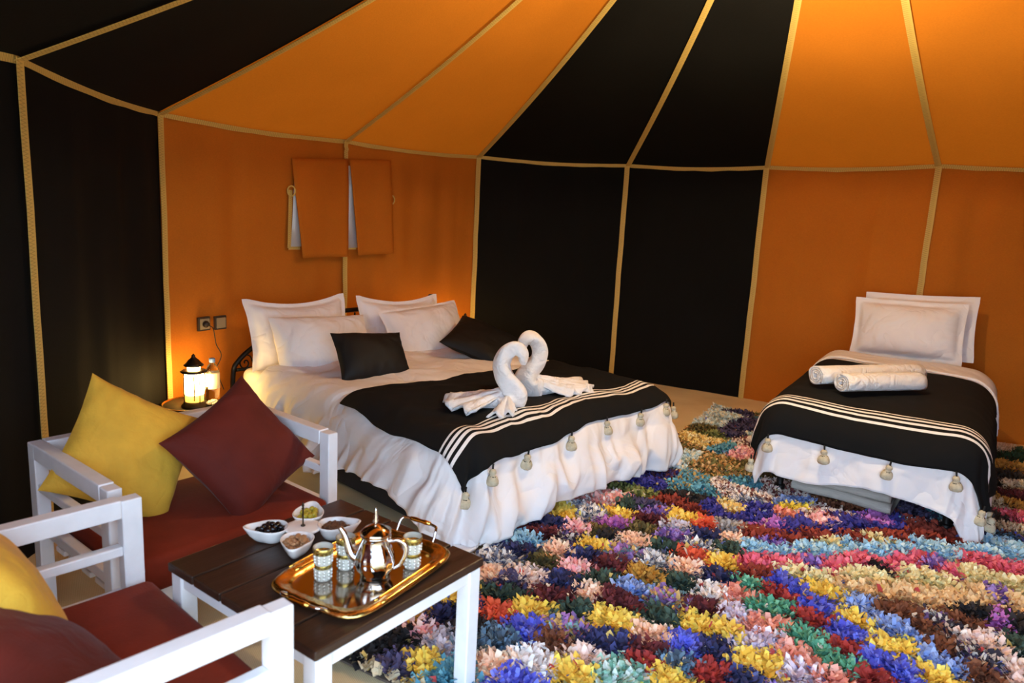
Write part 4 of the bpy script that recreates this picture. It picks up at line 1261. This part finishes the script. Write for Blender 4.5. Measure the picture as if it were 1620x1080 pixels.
BA = [rad(230), rad(50), rad(-48), rad(132)]   # black olives, raisins, nuts, green olives
for a in BA: make_bowl(a)
lathe('centre_plate', [(0, 0.034), (0.050, 0.034), (0.056, 0.038), (0.056, 0.043), (0.05, 0.045), (0, 0.045)], M['ceramic'], dish, 32)
hp = lathe('handle_post', [(0.007, 0.045), (0.007, 0.048), (0.0025, 0.050), (0.0025, 0.098), (0.005, 0.102), (0.0025, 0.106), (0.0045, 0.112), (0.0015, 0.120), (0, 0.128)], M['lantern_metal'], dish, 14)

def bowl_centre(k):
    a = BA[k] + TB_A
    return Vector((dc.x + 0.092 * math.cos(a), dc.y + 0.092 * math.sin(a), 0.4505)), a
def food(name, k, count, mk, r, label, cat, group, spread=0.033, zb=0.018):
    c, a = bowl_centre(k)
    base = mk
    placed = []
    tries = 0
    for i in range(count):
        layer = 0 if i < count * 0.55 else 1
        while True:
            tries += 1
            q = random.uniform(0, 2 * PI); rr = (spread if layer == 0 else spread * 0.72) * math.sqrt(random.random())
            x, y = rr * math.cos(q) * 1.25 + 0.004, rr * math.sin(q)
            ok = all((x - p[0]) ** 2 + (y - p[1]) ** 2 > (1.55 * r) ** 2 for p in placed if p[2] == layer)
            if ok or tries > 4000: break
        placed.append((x, y, layer))
        o = bpy.data.objects.new(name, base); COL.objects.link(o)
        o.location = (c.x + x * math.cos(a) - y * math.sin(a), c.y + x * math.sin(a) + y * math.cos(a), 0.4505 + zb + 0.009 + r * (0.8 + 1.35 * layer))
        o.rotation_euler = (random.uniform(-.5, .5), random.uniform(-.5, .5), random.uniform(0, 6.3))
        tag(o, label, cat, group)
def blob(name, rx, ry, rz_, material, rough=0.0, seed=0.0):
    bm = bmesh.new(); bmesh.ops.create_icosphere(bm, subdivisions=2, radius=1.0)
    for v in bm.verts:
        k = 1 + rough * nz(v.co.x * 2.3 + seed, v.co.y * 2.3, v.co.z * 2.3)
        v.co = Vector((v.co.x * rx * k, v.co.y * ry * k, v.co.z * rz_ * k))
    me = bpy.data.meshes.new(name); bm.to_mesh(me); bm.free()
    me.polygons.foreach_set('use_smooth', [True] * len(me.polygons)); me.materials.append(material)
    return me
food('black_olive', 0, 24, blob('black_olive', 0.0115, 0.009, 0.009, M['black_olive'], 0.15), 0.009, 'shiny black olive in the left bowl of the snack dish', 'olive', 'black olives in the snack dish')
food('green_olive', 3, 24, blob('green_olive', 0.0105, 0.009, 0.009, M['green_olive'], 0.06), 0.009, 'yellow green olive in the rear bowl of the snack dish', 'olive', 'green olives in the snack dish')
food('raisin', 1, 60, blob('raisin', 0.0075, 0.0052, 0.0045, M['raisin'], 0.45, 3), 0.005, 'brown raisin in the right bowl of the snack dish', 'raisin', 'raisins in the snack dish', 0.036, 0.022)
food('peanut', 2, 34, blob('peanut', 0.010, 0.0065, 0.006, M['nut'], 0.2, 5), 0.0065, 'roasted nut in the front bowl of the snack dish', 'nut', 'nuts in the snack dish', 0.034, 0.022)

# ------------------------------------------------------------------ lanterns, nightstands, bottle
def nightstand(loc, label):
    t = empty('nightstand', loc, 0.3, label, 'side table', None)
    lathe('table_top', [(0, 0.235), (0.165, 0.235), (0.175, 0.242), (0.178, 0.252), (0.172, 0.260), (0, 0.260)], M['nightstand'], t, 40)
    lathe('table_rim', [(0.170, 0.258), (0.176, 0.262), (0.176, 0.268), (0.168, 0.268), (0.165, 0.259)], M['gold'], t, 40)
    for k in range(3):
        a = k * 2 * PI / 3
        tube('leg', [(0.12 * math.cos(a), 0.12 * math.sin(a), 0.24), (0.10 * math.cos(a), 0.10 * math.sin(a), 0.12), (0.14 * math.cos(a), 0.14 * math.sin(a), 0.008)], 0.012, M['nightstand'], t, 8, 12)
    return t
def lantern(loc, rz, label):
    L = empty('lantern', loc, rz, label, 'lantern', 'lit lanterns beside the double bed')
    lathe('base', [(0, 0), (0.072, 0), (0.074, 0.008), (0.066, 0.016), (0.060, 0.030), (0.056, 0.032), (0, 0.032)], M['lantern_metal'], L, 24)
    lathe('glass_chimney', [(0.052, 0.075), (0.056, 0.10), (0.056, 0.18), (0.050, 0.198), (0, 0.198)], M['lantern_glass'], L, 24)
    lathe('glass_foot', [(0, 0.033), (0.050, 0.033), (0.052, 0.0749)], M['lantern_low'], L, 24)
    lathe('collar', [(0.040, 0.200), (0.070, 0.203), (0.074, 0.209), (0.062, 0.216), (0.044, 0.218), (0, 0.218)], M['lantern_metal'], L, 24)
    lathe('upper_glass', [(0.034, 0.219), (0.036, 0.236), (0.034, 0.240), (0, 0.240)], M['lantern_glass'], L, 20)
    lathe('roof', [(0, 0.241), (0.052, 0.241), (0.056, 0.246), (0.042, 0.258), (0.030, 0.274), (0.016, 0.286), (0.010, 0.294), (0.012, 0.300), (0.006, 0.306), (0, 0.314)], M['lantern_metal'], L, 20)
    for k in range(4):
        a = k * PI / 2 + 0.5
        tube('rib', [(0.060 * math.cos(a), 0.060 * math.sin(a), 0.030), (0.0605 * math.cos(a), 0.0605 * math.sin(a), 0.12), (0.060 * math.cos(a), 0.060 * math.sin(a), 0.204)], 0.003, M['lantern_metal'], L, 6)
    tube('knob', [(0.058, 0, 0.105), (0.074, 0, 0.105)], 0.007, M['lantern_metal'], L, 8)
    tube('wire_handle', [(0, -0.070, 0.19), (0.002, -0.084, 0.12), (0.0, -0.072, 0.05)], 0.0035, M['gold'], L, 6, 14)
    return L
n1 = bed_w(-0.36, 2.01, 0.0)
nightstand((n1.x, n1.y, 0.0), 'low dark round side table under the lit lantern and bottle')
lp = bed_w(-0.375, 1.96, 0.2615)
lantern(lp, 0.4, 'lit bronze lantern on the side table below the wall sockets')
n2 = bed_w(1.98, 2.20, 0.0)
nightstand((n2.x, n2.y, 0.04), 'low dark round side table hidden behind the far pillow')
lp2 = bed_w(1.965, 2.19, 0.3015)
lantern(lp2, 1.4, 'lit lantern peeking out behind the far white pillow')

bp_ = bed_w(-0.235, 2.03, 0.2615)
bt = empty('water_bottle', bp_, 0, 'clear plastic water bottle with blue cap and cream label', 'bottle')
lathe('bottle_body', [(0, 0), (0.036, 0.0), (0.040, 0.006), (0.040, 0.165), (0.038, 0.185), (0.026, 0.212), (0.0145, 0.226), (0.0145, 0.246), (0.0, 0.246)], M['clear'], bt, 28)
lathe('bottle_label', [(0.0408, 0.075), (0.0412, 0.076), (0.0412, 0.168), (0.0408, 0.169)], M['bottle_label'], bt, 28)
lathe('bottle_cap', [(0.0165, 0.232), (0.0175, 0.234), (0.0175, 0.254), (0.015, 0.257), (0, 0.257)], M['bottle_cap'], bt, 20)
tr0 = bed_w(-0.285, 1.915, 0.2615)
trk = empty('glass_ornament', tr0, 0, 'small glittering faceted glass ornament beside the lit lantern', 'ornament')
for k in range(14):
    a = k * 2.4; r = 0.036 * math.sqrt((k + 0.5) / 14)
    bm = bmesh.new(); bmesh.ops.create_icosphere(bm, subdivisions=1, radius=0.012)
    o = from_bm('bead', bm, M['tea_glass'], trk, smooth=False)
    o.location = (r * math.cos(a), r * math.sin(a), 0.012 + 0.018 * (1 - r / 0.04))
    o.rotation_euler = (k, k * 2, 0)

# wall sockets and cable ----------------------------------------------------
P_, t_, n_ = plane_of('B', 'C')
ang_w = math.atan2(t_.y, t_.x)
def socket(x, y, label, plug):
    p = on_wall('B', 'C', x, y, 0.045)
    s = empty('wall_socket', p, ang_w, label, 'socket', 'wall sockets')
    box('socket_frame', (0, 0, 0), (0.086, 0.020, 0.086), M['socket_dark'], s, 0.004)
    box('socket_plate', (0, -0.011, 0), (0.066, 0.008, 0.066), M['socket_grey'], s, 0.002)
    return s, p
sk1, sp1 = socket(322, 512, 'square wall socket with a black plug in it above the lantern', True)
sk2, sp2 = socket(348, 510, 'blank square wall plate right of the plugged socket', False)
toroom = n_
pg = empty('power_cable', sp1 + n_ * 0.016, ang_w, 'thin black cable and plug hanging from the wall socket', 'cable')
lathe('plug', [(0, 0), (0.02, 0.0), (0.021, 0.012), (0.015, 0.022), (0.007, 0.028), (0, 0.028)], M['cable'], pg, 16).rotation_euler = (PI / 2, 0, 0)
dz0 = sp1.z
cb = [(0.0, -0.026, -0.004), (0.035, -0.028, -0.03), (0.06, -0.02, -0.13), (0.10, -0.015, -0.21), (0.055, -0.015, -0.30), (0.08, -0.02, -0.36), (0.11, -0.02, -0.43)]
tube('cable', cb, 0.003, M['cable'], pg, 6, 50)

# ------------------------------------------------------------------ pendant bulb under the tent peak
pn = empty('pendant_lamp', PENDANT_POS, 0, 'warm bulb hanging from the tent peak, with an added band that darkens the upper walls', 'lamp')
lathe('bulb', [(0, -0.012), (0.006, -0.0105), (0.0105, -0.006), (0.012, 0.0), (0.0105, 0.006), (0.006, 0.0105), (0.0, 0.012)], M['bulb'], pn, 20)
lathe('bulb_socket', [(0.018, 0.053), (0.02, 0.056), (0.02, 0.10), (0.008, 0.11), (0, 0.11)], M['socket_dark'], pn, 16)
tube('lamp_cord', [(0, 0, 0.108), (0, 0, APEX.z - PENDANT_POS[2] - 0.03)], 0.004, M['cable'], pn, 6)
lathe('added_shade_band', [(0.070, -0.0075), (0.072, -0.0075), (0.072, -0.029), (0.070, -0.029), (0.070, -0.0075)], M['lantern_metal'], pn, 40)  # unseen band, added to keep bulb light off the upper walls
tube('bulb_stem', [(0, 0, 0.010), (0, 0, 0.055)], 0.005, M['socket_dark'], pn, 8)
for k in range(3):
    a = k * 2 * PI / 3
    tube('added_band_arm', [(0.018 * math.cos(a), 0.018 * math.sin(a), 0.08), (0.05 * math.cos(a), 0.05 * math.sin(a), 0.05), (0.071 * math.cos(a), 0.071 * math.sin(a), -0.010)], 0.002, M['lantern_metal'], pn, 6, 10)  # arms holding the added band
